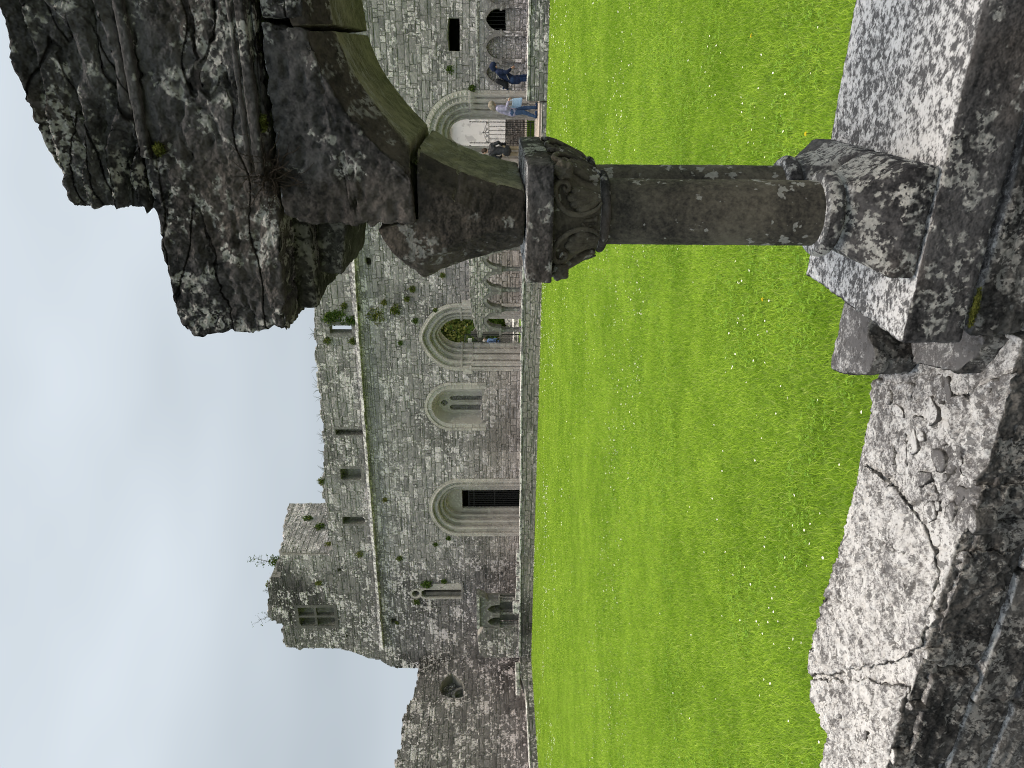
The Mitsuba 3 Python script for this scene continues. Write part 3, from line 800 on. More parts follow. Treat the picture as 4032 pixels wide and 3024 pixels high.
def ragged(pts, amp, seed, step=.22):
    """A broken wall top: the polyline with stone-sized steps in it."""
    r = np.random.default_rng(seed); out = []
    for (a, b), (c, d) in zip(pts[:-1], pts[1:]):
        n = max(1, int(math.hypot(c - a, d - b) / step))
        for i in range(n):
            t = i / n; x, z = a + (c - a) * t, b + (d - b) * t + r.normal() * amp
            out.append((x, z))
    out.append(pts[-1]); return out


def stepped(pts, amp, seed, step=.25):
    q = ragged(pts, amp, seed, step); out = []
    for (a, b), (c, d) in zip(q[:-1], q[1:]):
        out += [(a, b), (c - (c - a) * .08, b)]
    out.append(q[-1]); return out


def arch_pts(c, zs, r_, rise, z0, n=28, tip=0.0):
    th = np.linspace(0, np.pi, n)
    x = c + r_ * np.cos(th); z = zs + rise * np.sin(th) ** (1 - .12 * tip) + tip * .10 * rise * np.exp(-((th - np.pi / 2) / .35) ** 2)
    return np.vstack([[[c + r_, z0]], np.c_[x, z], [[c - r_, z0]]])


def arch_poly(*a, **k):
    return Polygon(arch_pts(*a, **k)).buffer(0)


BACK = Frame([0, DB, 0], [1, 0, 0], [0, -1, 0])     # face of the range: local y = towards the lawn
rg = thing('abbey_range', 'long ruined grey stone range with three carved round-arched doorways and a taller end', 'ruined abbey')
top_r = [(6.0, 9.30), (-7.0, 9.34), (-9.6, 9.33), (-11.2, 9.40), (-12.4, 9.46), (-15.8, 9.48), (-17.6, 9.60), (-18.1, 9.82), (-18.7, 9.82), (-19.1, 9.70), (-20.4, 9.70), (-22.28, 9.72)]
top_t = [(-22.30, 12.16), (-22.7, 12.45), (-23.3, 12.49), (-24.3, 13.02), (-24.65, 12.92), (-25.27, 13.18), (-26.15, 13.08), (-26.55, 12.60), (-27.85, 12.58), (-28.1, 12.35)]
side_t = [(-28.13, 11.95), (-28.36, 11.93), (-28.36, 11.75), (-28.17, 11.7), (-28.19, 11.0), (-28.22, 9.85), (-28.40, 9.25), (-28.68, 8.7), (-28.93, 8.3), (-29.0, 7.75), (-29.4, 7.4), (-29.6, 6.8), (-29.62, 5.85)]
outline = Polygon(stepped(top_r, .045, 1) + stepped(top_t, .09, 2, .3) + ragged(side_t, .03, 3, .2) + [(-29.62, 0.0), (6.0, 0.0)]).buffer(0)
DOORS = dict(A=(-2.84, 2.80, 1.56, 1.66, WALK), B=(-11.05, 3.25, 1.52, 1.62, WALK), C=(-14.32, 3.66, 1.175, 1.19, 2.15), D=(-19.62, 3.38, 1.60, 1.46, WALK))
TIP = dict(A=0, B=.8, C=.3, D=.2)
holes = {k_: arch_poly(*v, tip=TIP[k_]) for k_, v in DOORS.items()}
RECT = {'slit': (-10.87, -10.52, 7.80, 8.72), 'w2': (-15.72, -15.42, 7.68, 8.90), 'w3': (-18.05, -17.46, 7.92, 8.86), 'w4': (-20.48, -20.08, 7.92, 8.96), 'cross': (-26.66, -25.49, 9.85, 11.64),
        'hole': (-26.62, -26.24, 6.74, 7.02), 'hole2': (-23.30, -23.09, 9.27, 9.46), 'hole3': (-27.45, -27.25, 9.2, 9.38), 'hole4': (-7.94, -7.62, 6.80, 7.02)}
rects = {k_: box(v[0], v[2], v[1], v[3]) for k_, v in RECT.items()}
win_h = Polygon([(1.12, 3.05), (1.115, 3.46), (.5, 3.50), (.04, 3.47), (.04, 3.07)])
NICHES = [(1.93, 1.62, .36), (1.09, 1.60, .36), (.17, 1.60, .37), (-.66, 1.60, .34)]
nich = [arch_poly(c, 1.62, w, .45, .66, tip=.9) for c, _, w in NICHES]
lanc = [arch_poly(-24.66, 5.15, .245, .30, 3.43, tip=1.0), Point(-24.66, 5.70).buffer(.19)]
through = shapely.union_all([holes[k_] for k_ in 'ABD'] + [rects['slit'], nich[1], win_h])
blind = shapely.union_all([holes['C']] + [rects[k_] for k_ in ('cross', 'w2', 'w3', 'w4', 'hole', 'hole2', 'hole3', 'hole4')] + [nich[i] for i in (0, 2, 3)] + lanc)
add('core', wslab(BACK, outline.buffer(-.04).difference(through).difference(blind), -.5, -.005), 'mortar', rg, wall=True)
add('core', wslab(BACK, outline.buffer(-.04).difference(shapely.union_all([through, holes['C'], box(-11.30, 7.6, -10.30, 8.9)])), -1.0, -.5), 'mortar', rg, wall=True)
facing(rg, BACK, outline.difference(through).difference(blind), 11, label='coursed grey rubble speckled with white lichen')
# inner leaf of the tall end: its flank runs back from the corner, its broken top in view above the lower wall
FL = Frame([-22.29, 0, 0], [0, 1, 0], [1, 0, 0])    # local x = d
flank = Polygon([(DB + .02, 8.5)] + [(34.0, 8.5)] + stepped([(34.0, 12.75), (33.4, 12.72), (31.8, 12.52), (29.75, 12.2)], .05, 6)).buffer(0)
add('core', wslab(FL, flank.buffer(-.03), -.9, -.005), 'mortar', rg, wall=True)
facing(rg, FL, flank, 12)
# string course
xs = np.arange(6.0, -28.2, -.62)
for a, b in zip(xs[:-1], xs[1:]):
    z = np.interp(-(a + b) / 2, [6, 10, 16, 28], [7.47, 7.54, 7.60, 7.58]) + rng.normal() * .008
    v, f = bx(b + .008, a - .008, DB - .25 - rng.random() * .04, DB + .02, z - .07, z + .055); v = v.copy()
    v[(v[:, 2] > z) & (v[:, 1] < DB - .1), 1] += .07
    add('string_course_stone', (v, f), 'coping_stone', rg, wall=True, uv=[rng.random(), .9])


def blocks(poly, c, zs, seed, step=.36, gap=.006):
    """Cut an arched ring polygon into voussoirs and jamb blocks."""
    r = np.random.default_rng(seed); out = []
    x0, z0, x1, z1 = poly.bounds; z = z0
    while z < zs - .05:
        h = r.uniform(.26, .46); e = min(z + h, zs)
        for p in polys(poly.intersection(box(x0 - 1, z + gap / 2, x1 + 1, e - gap / 2))): out.append(p)
        z = e
    R = 6.0; rad = max((x1 - x0) / 2, .3); n = max(7, int(np.pi * rad / step)); th = np.linspace(0, np.pi, n + 1)
    for a, b in zip(th[:-1], th[1:]):
        a, b = a + gap / rad / 2, b - gap / rad / 2
        w = Polygon([(c, zs), (c + R * np.cos(a), zs + R * np.sin(a)), (c + R * np.cos(b), zs + R * np.sin(b))])
        for p in polys(poly.intersection(w)): out.append(p)
    return out


def order(parent, c, zs, r0, rise0, r1, rise1, z0, y0, y1, seed, tip=0.0, mat='dressed', roll=.0, name='archivolt', jamb=True, gap=.006):
    """One stepped order of a doorway: between outer radius r0 and inner r1, from local depth y1 (front) back to y0."""
    zb = z0 if jamb else zs
    ring = arch_poly(c, zs, r0, rise0, zb, tip=tip).difference(arch_poly(c, zs, r1, rise1, zb - .01, tip=tip))
    ms, us = [], []; r = np.random.default_rng(seed)
    for p in blocks(ring, c, zs, seed, gap=gap):
        p = p.buffer(-.002)
        if p.is_empty or p.area < .001: continue
        m = wslab(BACK, p, y0, y1 + r.uniform(-.006, .006)); ms.append(m); us.append(np.tile([r.random(), r.random()], (len(m[0]), 1)))
    k_ = add(name, cat_mesh(ms), mat, parent, wall=True, uv=np.vstack(us), kind='stuff')
    if roll:
        P = arch_pts(c, zs, r1 + roll * .3, rise1 + roll * .3, zb, tip=tip)
        if not jamb: P = P[1:-1]
        add('roll_moulding', tube(np.c_[P[:, 0], np.full(len(P), DB - y1 + roll * .2), P[:, 1]], roll, 8), mat, parent, wall=True, smooth=40)
    return k_


def shafts(parent, xs, ys, z0, z1, rad, mat='dressed'):
    for x, y in zip(xs, ys):
        add('jamb_shaft', tube([[x, DB - y, z0], [x, DB - y, z0 + .04], [x, DB - y, z0 + .1], [x, DB - y, z1 - .1], [x, DB - y, z1]], [rad * 1.5, rad * 1.5, rad, rad, rad * 1.2], 12), mat, parent, wall=True, smooth=50)


def stepped_band(parent, name, c, sx, RR, z0, z1, out, lab=None):
    """A moulded band that follows the stepped jamb."""
    ms = []
    for q in range(1, len(RR) - 1):
        a, b = c + sx * (RR[q + 1][0] - out), c + sx * (RR[q][0] + (.12 if q == 1 else 0))
        ms.append(bx(min(a, b), max(a, b) - .002 * q, DB - RR[q][2] - out, DB + .95 - .003 * q, z0 + .001 * q, z1 - .001 * q))
    add(name, cat_mesh(ms), 'dressed', parent, wall=True, uv=[.25, .3], label=lab)


# --- doorway A (right): four orders, the arch cut with chevrons
da = tag(key_for(rg + '__doorway'), 'grand round-arched doorway with carved chevrons and clustered jamb shafts')
c, zs = -2.84, 2.80
RA = [(1.56, 1.66, .04), (1.36, 1.47, -.02), (1.16, 1.26, -.20), (.94, 1.02, -.40), (.72, .84, -.58), (.53, .78, -.72)]
for q in range(5):
    order(da, c, zs, RA[q][0] + .003, RA[q][1] + .003, RA[q + 1][0], RA[q + 1][1], WALK, -1.0, RA[q][2] if q == 0 else RA[q][2], 200 + q, roll=(.0, .05, .055, .055, .05)[q], jamb=True)
def chevrons(parent, c, zs, r_, rise, y, n, w, h):
    ms = []
    for a in (np.arange(n) + .5) / n * np.pi:
        e1 = np.array([np.cos(a), 0, np.sin(a) * rise / r_]); tg = np.array([-np.sin(a), 0, np.cos(a)])
        p = np.array([c, DB - y, zs]) + e1 * r_
        e1n = e1 / np.linalg.norm(e1)
        v = np.array([p - tg * w - e1n * h, p + tg * w - e1n * h, p + e1n * h, p + [0, -.045, 0] - e1n * h * .35])
        f = np.array([[0, 1, 3], [1, 2, 3], [2, 0, 3]])
        ms.append((v, f if np.cross(v[1] - v[0], v[3] - v[0])[1] < 0 else f[:, ::-1]))
    add('chevron', cat_mesh(ms), 'dressed', parent, wall=True, uv=[.9, .9], kind='stuff')
chevrons(da, c, zs, 1.46, 1.565, .04, 30, .055, .075); chevrons(da, c, zs, 1.26, 1.365, -.02, 26, .055, .07); chevrons(da, c, zs, 1.05, 1.14, -.20, 20, .06, .075)
shafts(da, [c + x for x in (1.40, 1.22, 1.02, .80)] + [c - x for x in (1.40, 1.22, 1.02, .80)], [.04, -.02, -.20, -.40] * 2, WALK + .25, 2.42, .066)
for sx in (1, -1):
    for x, y in ((1.40, .05), (1.22, -.01), (1.02, -.19), (.80, -.39)):
        add('capital', cat_mesh([(lambda m: (m[0], m[1]))(loft([(2.42, .07, .07, 2, c + sx * x, DB - y), (2.55, .10, .10, 3, c + sx * x, DB - y), (2.68, .13, .13, 6, c + sx * x, DB - y), (2.72, .13, .13, 8, c + sx * x, DB - y)], 20))]), 'dressed', da, wall=True, uv=[.3, .2])
    stepped_band(da, 'impost', c, sx, RA, 2.722, 2.80, .05)
    stepped_band(da, 'plinth', c, sx, RA, WALK, WALK + .26, .055)

# --- doorway B (middle): open passage with continuous rolls over moulded jambs
db_ = tag(key_for(rg + '__doorway'), 'open round-arched passage doorway with bold roll mouldings and moulded jambs')
c, zs = -11.05, 3.25
RB = [(1.52, 1.62, .07), (1.38, 1.48, -.04), (1.14, 1.23, -.22), (.92, 1.04, -.42), (.74, .92, -.60), (.62, .84, -.66)]
for q in range(5):
    order(db_, c, zs, RB[q][0] + .003, RB[q][1] + .003, RB[q + 1][0], RB[q + 1][1], WALK, -1.0, RB[q][2], 220 + q, roll=(.05, .075, .07, .065, .0)[q], tip=.8, jamb=True)
for sx in (1, -1):
    stepped_band(db_, 'impost', c, sx, RB, 3.17, 3.25, .07)
    stepped_band(db_, 'capital', c, sx, RB, 2.79, 3.169, .015, 'carved capital band')
    stepped_band(db_, 'neck_moulding', c, sx, RB, 2.73, 2.789, .045)
    add('neck_stone', bx(c + sx * 1.48 - .18, c + sx * 1.48 + .18, DB - .08, DB + .1, 2.78, 3.15), 'dressed', db_, wall=True, uv=[.7, .8])
shafts(db_, [c - x for x in (1.27, 1.04, .82)] + [c + x for x in (1.27, 1.04, .82)], [-.03, -.20, -.40] * 2, WALK + .30, 2.73, .085)

# --- niche C: blocked window in a splayed arch
ni = tag(key_for(rg + '__blocked_window'), 'splayed round-arched window recess with two blocked lancets and a quatrefoil')
c, zs = -14.32, 3.66
order(ni, c, zs, 1.178, 1.193, 1.06, 1.075, 2.15, -.5, .05, 240, tip=.3)
order(ni, c, zs, 1.057, 1.072, .85, .89, 2.15, -.5, .0, 241, tip=.3)
# splay: from the inner ring back to the tracery
P0 = arch_pts(c, zs, .85, .89, 2.12, tip=.3, n=40); P1 = arch_pts(-14.40, 3.70, .50, .60, 2.12, tip=.3, n=40)
m = len(P0)
v = np.vstack([np.c_[P0[:, 0], np.full(m, DB + .0), P0[:, 1]], np.c_[P1[:, 0], np.full(m, DB + .62), P1[:, 1]]]); a = np.arange(m - 1)
f = np.vstack([np.stack([a, a + 1, m + a + 1], 1), np.stack([a, m + a + 1, m + a], 1)])
add('splay', (v, f), 'dressed', ni, wall=True, uv=[.35, .2])
tr = arch_poly(-14.40, 3.70, .56, .66, 2.14, tip=.3)
L1, L2 = arch_poly(-14.185, 3.62, .115, .17, 2.36, tip=.8), arch_poly(-14.645, 3.62, .135, .18, 2.36, tip=.8)
qf = shapely.union_all([Point(-14.42 + x, 4.05 + z).buffer(.085) for x, z in ((.07, 0), (-.07, 0), (0, .08), (0, -.08))])
add('tracery', wslab(BACK, tr.difference(shapely.union_all([L1, L2, qf])), -.76, -.60), 'dressed', ni, wall=True, uv=[.5, .3])
add('mullion', tube([[-14.405, DB + .60, 2.36], [-14.405, DB + .60, 3.40]], .065, 10), 'dressed', ni, wall=True, smooth=40)
for q, L_ in enumerate((L1, L2, qf)):
    m_, u_ = stones(Frame([0, DB + .74, 0], [1, 0, 0], [0, -1, 0]), L_.buffer(.03), 250 + q, hs=(.08, .14), ls=(.10, .22), proud=(.0, .03))
    add('blocking', m_, 'grey_dressed', ni, wall=True, uv=u_, kind='stuff', label='dark rubble blocking the light')
add('core', wslab(BACK, tr, -.99, -.75), 'mortar', ni, wall=True)
si, ui = stones(Frame([0, DB, 0], [1, 0, 0], [0, -1, 0]), Polygon([(-15.2, 2.05), (-13.45, 2.05), (-13.45, 2.18), (-13.9, 2.30), (-14.4, 2.42), (-14.9, 2.40), (-15.15, 2.22)]), 255, proud=(.01, .05))
add('broken_sill', si, 'far_stone', ni, wall=True, uv=ui, kind='stuff', label='ragged whitened sill')
add('sill_bed', wslab(BACK, box(-15.25, 2.0, -13.4, 2.34), -.62, -.02), 'mortar', ni, wall=True)

# --- doorway D (left): small door in a wide moulded arch
dd = tag(key_for(rg + '__doorway'), 'moulded arch framing a small square-headed dark doorway')
c, zs = -19.62, 3.38
RD = [(1.60, 1.46, .05), (1.44, 1.30, -.06), (1.18, 1.08, -.28), (.94, .90, -.50), (.76, .74, -.66)]
for q in range(4):
    order(dd, c, zs, RD[q][0] + .003, RD[q][1] + .003, RD[q + 1][0], RD[q + 1][1], WALK, -1.0, RD[q][2], 260 + q, roll=(.05, .08, .08, .05)[q], tip=.2, jamb=True)
add('tympanum', wslab(BACK, arch_poly(c, zs, .78, .76, WALK, tip=.2).difference(box(-20.19, 0, -19.15, 3.34)), -.95, -.78), 'dressed', dd, wall=True, uv=[.5, .5])
gate = tag(key_for(dd + '__barred_door'), 'dark iron barred door')
bars = [bx(x, x + .03, DB + .92, DB + .95, .30, 3.05) for x in np.arange(-20.17, -19.16, .105)] + [bx(-20.19, -19.15, DB + .915, DB + .955, z, z + .04) for z in (.5, 1.75, 2.75, 3.0)]
scene[gate] = mikit.ply((W(cat_mesh(bars)[0]), cat_mesh(bars)[1]), 'iron')
# closed boxes added behind the left door and right openings to keep them dark
def closed_box(s0, s1, d0, d1, z0, z1, th=.2):
    return cat_mesh([bx(s0 - th, s1 + th, d1, d1 + th, z0 - th, z1 + th), bx(s0 - th, s0, d0, d1, z0 - th, z1 + th), bx(s1, s1 + th, d0, d1, z0 - th, z1 + th), bx(s0, s1, d0, d1, z1, z1 + th), bx(s0, s1, d0, d1, z0 - th, z0)])
add('dark_box', closed_box(-22.0, -17.6, DB + 1.003, DB + 3.5, .2, 5.2), 'dark_dressed', rg, wall=True, label='added closed box that keeps the left doorway dark')
add('dark_box', closed_box(-.9, 2.6, DB + 1.003, DB + 3.0, .5, 4.2), 'dark_dressed', rg, wall=True)
w_in = Polygon([(1.10, 3.07), (1.10, 3.45), (.5, 3.49), (.06, 3.46), (.06, 3.09)])

# --- dressed frames of the upper windows
def frame_rect(name, parent, r_, w, y0, y1, mat, label=None):
    a = box(r_[0] - w, r_[2] - w, r_[1] + w, r_[3] + w).difference(box(r_[0], r_[2], r_[1], r_[3]))
    return add(name, wslab(BACK, a, y0, y1), mat, parent, wall=True, uv=[.5, .4], label=label)
wk = {}
for k_, w, nm, lb in (('slit', .17, 'slit_window', 'narrow slit window with the bright sky showing through'), ('w2', .12, 'slit_window', None), ('w3', .14, 'slit_window', None), ('w4', .12, 'slit_window', None)):
    wk[k_] = tag(key_for(rg + '__' + nm), lb)
    frame_rect('frame', wk[k_], RECT[k_], w, -.35, .045, 'grey_dressed')
    if k_ != 'slit':
        r_ = RECT[k_]; add('blocking', bx(r_[0], r_[1], DB + .40, DB + .5, r_[2], r_[3] - .25), 'mortar', wk[k_], wall=True)
cr = tag(key_for(rg + '__cross_window'), 'four-light window with stone mullion and transom high in the tall end')
frame_rect('frame', cr, RECT['cross'], .16, -.30, .05, 'dark_dressed')
add('mullion', bx(-26.13, -26.02, DB - .03, DB + .22, 9.85, 11.64), 'dark_dressed', cr, wall=True)
add('transom', bx(-26.66, -25.49, DB - .028, DB + .218, 10.74, 10.85), 'dark_dressed', cr, wall=True)
# trefoil-headed lancet with a roundel
la = tag(key_for(rg + '__lancet_window'), 'narrow lancet with a stone roundel at its head')
for q in lanc:
    ring = q.buffer(.10).difference(q)
    add('frame', wslab(BACK, ring.difference(lanc[1].buffer(.1)) if q is lanc[0] else ring, -.2, .06), 'dressed', la, wall=True, uv=[.3, .1])
add('frame', bx(-24.33, -24.06, DB - .05, DB + .05, 3.42, 5.0), 'dressed', la, wall=True, uv=[.6, .1])
add('mullion', bx(-24.80, -24.63, DB + .02, DB + .30, 3.43, 5.2), 'dark_dressed', la, wall=True)
add('sill', bx(-25.1, -24.0, DB - .07, DB + .2, 3.33, 3.42), 'grey_dressed', la, wall=True, uv=[.6, .8])
# row of small pointed arches at the right
aw = tag(key_for(rg + '__wall_arcade'), 'row of small pointed arches on little columns, mostly walled up')
for q, (cx, _, w) in enumerate(NICHES):
    ring = arch_poly(cx, 1.62, w + .11, .56, 1.62, tip=.9).difference(arch_poly(cx, 1.62, w, .45, 1.6, tip=.9))
    add('arch_moulding', wslab(BACK, ring, -.14, .065), 'grey_dressed', aw, wall=True, uv=[.4, .5])
    add('blocking', *(lambda t: (t[0], 'far_stone'))(stones(Frame([0, DB + .20, 0], [1, 0, 0], [0, -1, 0]), (box(cx - w, .62, cx + w, 1.42) if q == 1 else arch_poly(cx, 1.62, w, .45, .62, tip=.9)), 300 + q, hs=(.10, .2), ls=(.15, .3))), aw, wall=True, kind='stuff', uv=[.5, .2])
    add('blocking_bed', wslab(BACK, box(cx - w, .62, cx + w, 1.40) if q == 1 else arch_poly(cx, 1.62, w, .45, .62, tip=.9), -.40, -.195), 'mortar', aw, wall=True)
for x in (1.50, .63, -.27, -1.03):
    add('colonnette', tube([[x, DB + .02, z] for z in (.72, .80, .84, 1.34, 1.38, 1.48, 1.54)], [.10, .10, .062, .058, .062, .10, .11], 12), 'grey_dressed', aw, wall=True, smooth=40)
    add('block', bx(x - .13, x + .13, DB - .08, DB + .12, 1.54, 1.62), 'grey_dressed', aw, wall=True, uv=[.6, .6])
add('ledge', bx(-1.05, 2.6, DB - .09, DB + .02, 2.42, 2.49), 'coping_stone', aw, wall=True, uv=[.5, .5])
add('bar', cat_mesh([tube([[x, DB + .25, 1.38], [x, DB + .25, 2.1]], .012, 6) for x in np.arange(.80, 1.40, .13)]), 'iron', aw, wall=True)

# ------------------------------------------------------------------ left wall of the garth
LW = Frame([-29.0, 0, 0], [0, 1, 0], [1, 0, 0])     # local x = d
lwall = thing('side_range', 'rough dark rubble side wall at the far left with a broken arch in it', 'ruined wall')
lt = Polygon([(29.55, 0), (29.55, 5.80)] + stepped([(29.5, 5.78), (28.6, 5.74), (26.85, 5.72)], .04, 8) + stepped([(26.80, 5.98), (26.0, 6.12), (23.0, 6.15), (19.0, 6.2), (12.0, 6.2)], .05, 9) + [(12.0, 0)]).buffer(0)
rec = Polygon([(28.5, 3.95), (28.25, 4.2), (27.95, 4.42), (27.47, 4.52), (27.12, 4.35), (26.95, 3.95), (26.92, 3.55), (27.0, 3.28), (27.6, 3.33), (28.0, 3.38), (28.2, 3.65)])
slot = arch_poly(27.42, 3.35, .34, .42, 3.28)
add('core', wslab(LW, lt.buffer(-.03).difference(rec), -.9, -.005), 'mortar', lwall, wall=True)
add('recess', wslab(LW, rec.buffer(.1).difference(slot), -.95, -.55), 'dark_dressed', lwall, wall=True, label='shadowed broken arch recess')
m_, u_ = stones(Frame([-29.55, 0, 0], [0, 1, 0], [1, 0, 0]), rec.buffer(.08).difference(slot.buffer(.15)), 515, hs=(.07, .16), ls=(.12, .4), proud=(.0, .08)); add('stone_facing', m_, 'far_stone', lwall, wall=True, uv=u_ * [.4, .1], kind='stuff')
add('arch_moulding', wslab(LW, arch_poly(27.42, 3.35, .48, .56, 3.28).difference(slot), -.60, -.30), 'grey_dressed', lwall, wall=True, uv=[.5, .5])
facing(lwall, LW, lt.difference(rec), 13)

# ------------------------------------------------------------------ low kerb walls round the garth
KB = Frame([0, DL, 0], [1, 0, 0], [0, -1, 0])
kw = thing('kerb_wall', 'long low stone kerb wall between the lawn and the abbey range', 'low wall')
ktop = [(-1.52, .655), (-10, .71), (-14.4, .665), (-21.5, .60), (-26.4, .55)]
kl = Polygon([(-1.52, 0)] + ragged(ktop, .012, 4, .4) + [(-26.4, 0)]).buffer(0)
kr = Polygon([(6, 0), (6, .67), (-.144, .667), (-1.0, .65), (-1.50, .64), (-1.50, 0)])
gap_ = box(-2.75, .20, -1.55, 1.0)
kl = kl.difference(gap_)
for q, reg in enumerate((kl, kr)):
    add('core', wslab(KB, reg.buffer(-.012), -.42, -.01), 'mortar', kw, wall=True)
    m_, u_ = stones(KB, reg, 14 + q, hs=(.10, .20), ls=(.25, .85), proud=(.01, .045)); add('stone_facing', m_, 'far_stone', kw, wall=True, uv=u_ * [.5, .8], kind='stuff')
for a0, a1, zz in ((-2.77, -26.3, ktop), (5.9, -1.5, [(6, .66), (-1.5, .645)])):
    x = a0
    while x > a1 + .1:
        L_ = rng.uniform(.4, .95); e = max(x - L_, a1); z = np.interp(-(x + e) / 2, [-p[0] for p in zz], [p[1] for p in zz])
        v, f = bx(e + .008, x - .008, DL - .05 - .03 * rng.random(), DL + .45, z - .005, z + .05 + .025 * rng.random()); v = v + rng.normal(size=v.shape) * .006
        add('coping_slab', (v, f), 'coping_stone', kw, wall=True, uv=rng.random(2)); x = e
for q, x in enumerate((-20.55, -21.35, -22.10, -22.72)):
    add('loose_stone', lump([x, DL + .18, .70 + .02 * (q % 2)], [.46, .34, .19], 400 + q), 'coping_stone', kw, wall=True, smooth=True, uv=[.6, .9])
add('loose_stone', weather(bx(-23.75, -23.15, DL, DL + .45, .60, .93), .03, .03, .008, it=4, seed=410), 'coping_stone', kw, wall=True, smooth=True, uv=[.4, .6])
LK = Frame([-26.4, 0, 0], [0, 1, 0], [1, 0, 0])
ks = thing('kerb_wall', 'low kerb wall along the left side of the lawn under the side range', 'low wall')
kq = Polygon([(DL - .02, 0), (DL - .02, .62), (25.7, .58), (24.6, .34), (20, .32), (12, .32), (12, 0)])
add('core', wslab(LK, kq.buffer(-.012), -.42, -.01), 'mortar', ks, wall=True)
facing(ks, LK, kq, 17, ls=(.25, .7), proud=(.01, .04))
add('coping', weather(bx(-26.85, -26.36, 25.0, 26.6, .60, .80), .04, .02, .006, it=3, seed=420), 'coping_stone', ks, wall=True, smooth=True, uv=[.3, .6], label='pale grey block lying on the kerb')
add('coping', weather(bx(-26.8, -26.37, 12, 24.7, .32, .385), .08, .02, .006, it=2, seed=421), 'coping_stone', ks, wall=True, smooth=True, uv=[.3, .6])
add('path', bx(-29.0, -26.82, 10, DL + .4, -.006, WALK - .004), 'gravel', kind='structure', wall=True, label='pale gravel walk along the left side range')

# ------------------------------------------------------------------ free-standing pieces of the far cloister arcade
def arcade_piece(label, centers, w, s0, s1, d0, d1, zb, spring, apex, top, seed, broken=None, rubble=True):
    t_ = thing('arcade_fragment', label, 'ruined arcade')
    reg = Polygon([(s1, zb)] + (broken or [(s1, top), (s0, top)]) + [(s0, zb)]).buffer(0)
    ops = shapely.union_all([arch_poly(cx, spring, w, apex - spring, zb - .01, tip=.9) for cx in centers])
    fr = Frame([0, d0, 0], [1, 0, 0], [0, -1, 0])
    body = reg.difference(ops).difference(box(s0 - 1, zb - 1, s1 + 1, spring))
    add('masonry', wslab(fr, body, -(d1 - d0), 0), 'grey_dressed', t_, wall=True, uv=[.4, .5])
    up_ = body.difference(shapely.union_all([arch_poly(cx, spring, w + .13, apex - spring + .13, zb, tip=.9) for cx in centers]))
    if rubble: m_, u_ = stones(fr, up_, seed, hs=(.09, .16), ls=(.15, .4), proud=(.008, .03)); add('stone_facing', m_, 'far_stone', t_, wall=True, uv=u_, kind='stuff')
    else: add('ledge', bx(s0 - .03, s1 + .25, d0 - .10, d1, top - .12, top), 'coping_stone', t_, wall=True, uv=[.5, .5])
    for cx in centers:
        ring = arch_poly(cx, spring, w + .09, apex - spring + .09, spring, tip=.9).difference(arch_poly(cx, spring, w, apex - spring, spring - .01, tip=.9))
        add('arch_moulding', wslab(fr, ring, -.08, .025), 'grey_dressed', t_, wall=True, uv=[.6, .4])
    sp_ = abs(centers[0] - centers[1])
    for x in [centers[0] + sp_ / 2] + [cx - sp_ / 2 for cx in centers]:
        for dy in (.12, d1 - d0 - .12):
            add('colonnette', tube([[x, d0 + dy, z] for z in (zb, zb + .10, zb + .14, spring - .25, spring - .22, spring - .08)], [.10, .10, .058, .055, .065, .10], 10), 'grey_dressed', t_, wall=True, smooth=40)
        add('capital', bx(x - .13, x + .13, d0 - .02, d1 + .02, spring - .085, spring + .003), 'grey_dressed', t_, wall=True, uv=[.5, .5])
    return t_
arcade_piece('broken piece of cloister arcade with four pointed arches on colonnettes before the open doorway', [-7.04, -7.85, -8.63, -9.47], .265, -10.0, -5.6, 27.02, 27.48, .70, 1.62, 2.07, 2.76, 500,
             [(-5.6, 2.77), (-8.6, 2.76), (-9.0, 2.70), (-9.6, 2.60), (-9.85, 2.50), (-10.15, 2.44), (-10.12, 2.30), (-9.9, 2.25), (-9.86, 1.7)])
arcade_piece('small two-arched piece of cloister arcade in the far left corner', [-23.54, -24.28], .25, -24.62, -23.10, 27.02, 27.45, .70, 1.62, 2.05, 2.60, 510,
             [(-23.1, 2.1), (-22.9, 2.2), (-22.75, 2.45), (-22.7, 2.62), (-24.6, 2.66)], rubble=False)
add('shade_backing', bx(-24.62, -23.1, 27.46, 27.60, .65, 2.5), 'dark_dressed', 'arcade_fragment_001', wall=True, label='dark slab added to shade the inside of two small arches')  # added slab: its dark colour stands for the shade inside the arches
pier = thing('corner_pier', 'rough stub of masonry closing the corner behind the left end of the kerb', 'ruined wall')
pf = Frame([0, 27.0, 0], [1, 0, 0], [0, -1, 0]); pr_ = Polygon([(-24.64, .0), (-24.64, 2.3), (-25.2, 2.6), (-26.3, 2.5), (-26.5, 2.2), (-26.5, 0)])
add('core', wslab(pf, pr_.buffer(-.02), -.45, -.005), 'mortar', pier, wall=True)
m_, u_ = stones(pf, pr_, 520); add('stone_facing', m_, 'far_stone', pier, wall=True, uv=u_, kind='stuff')

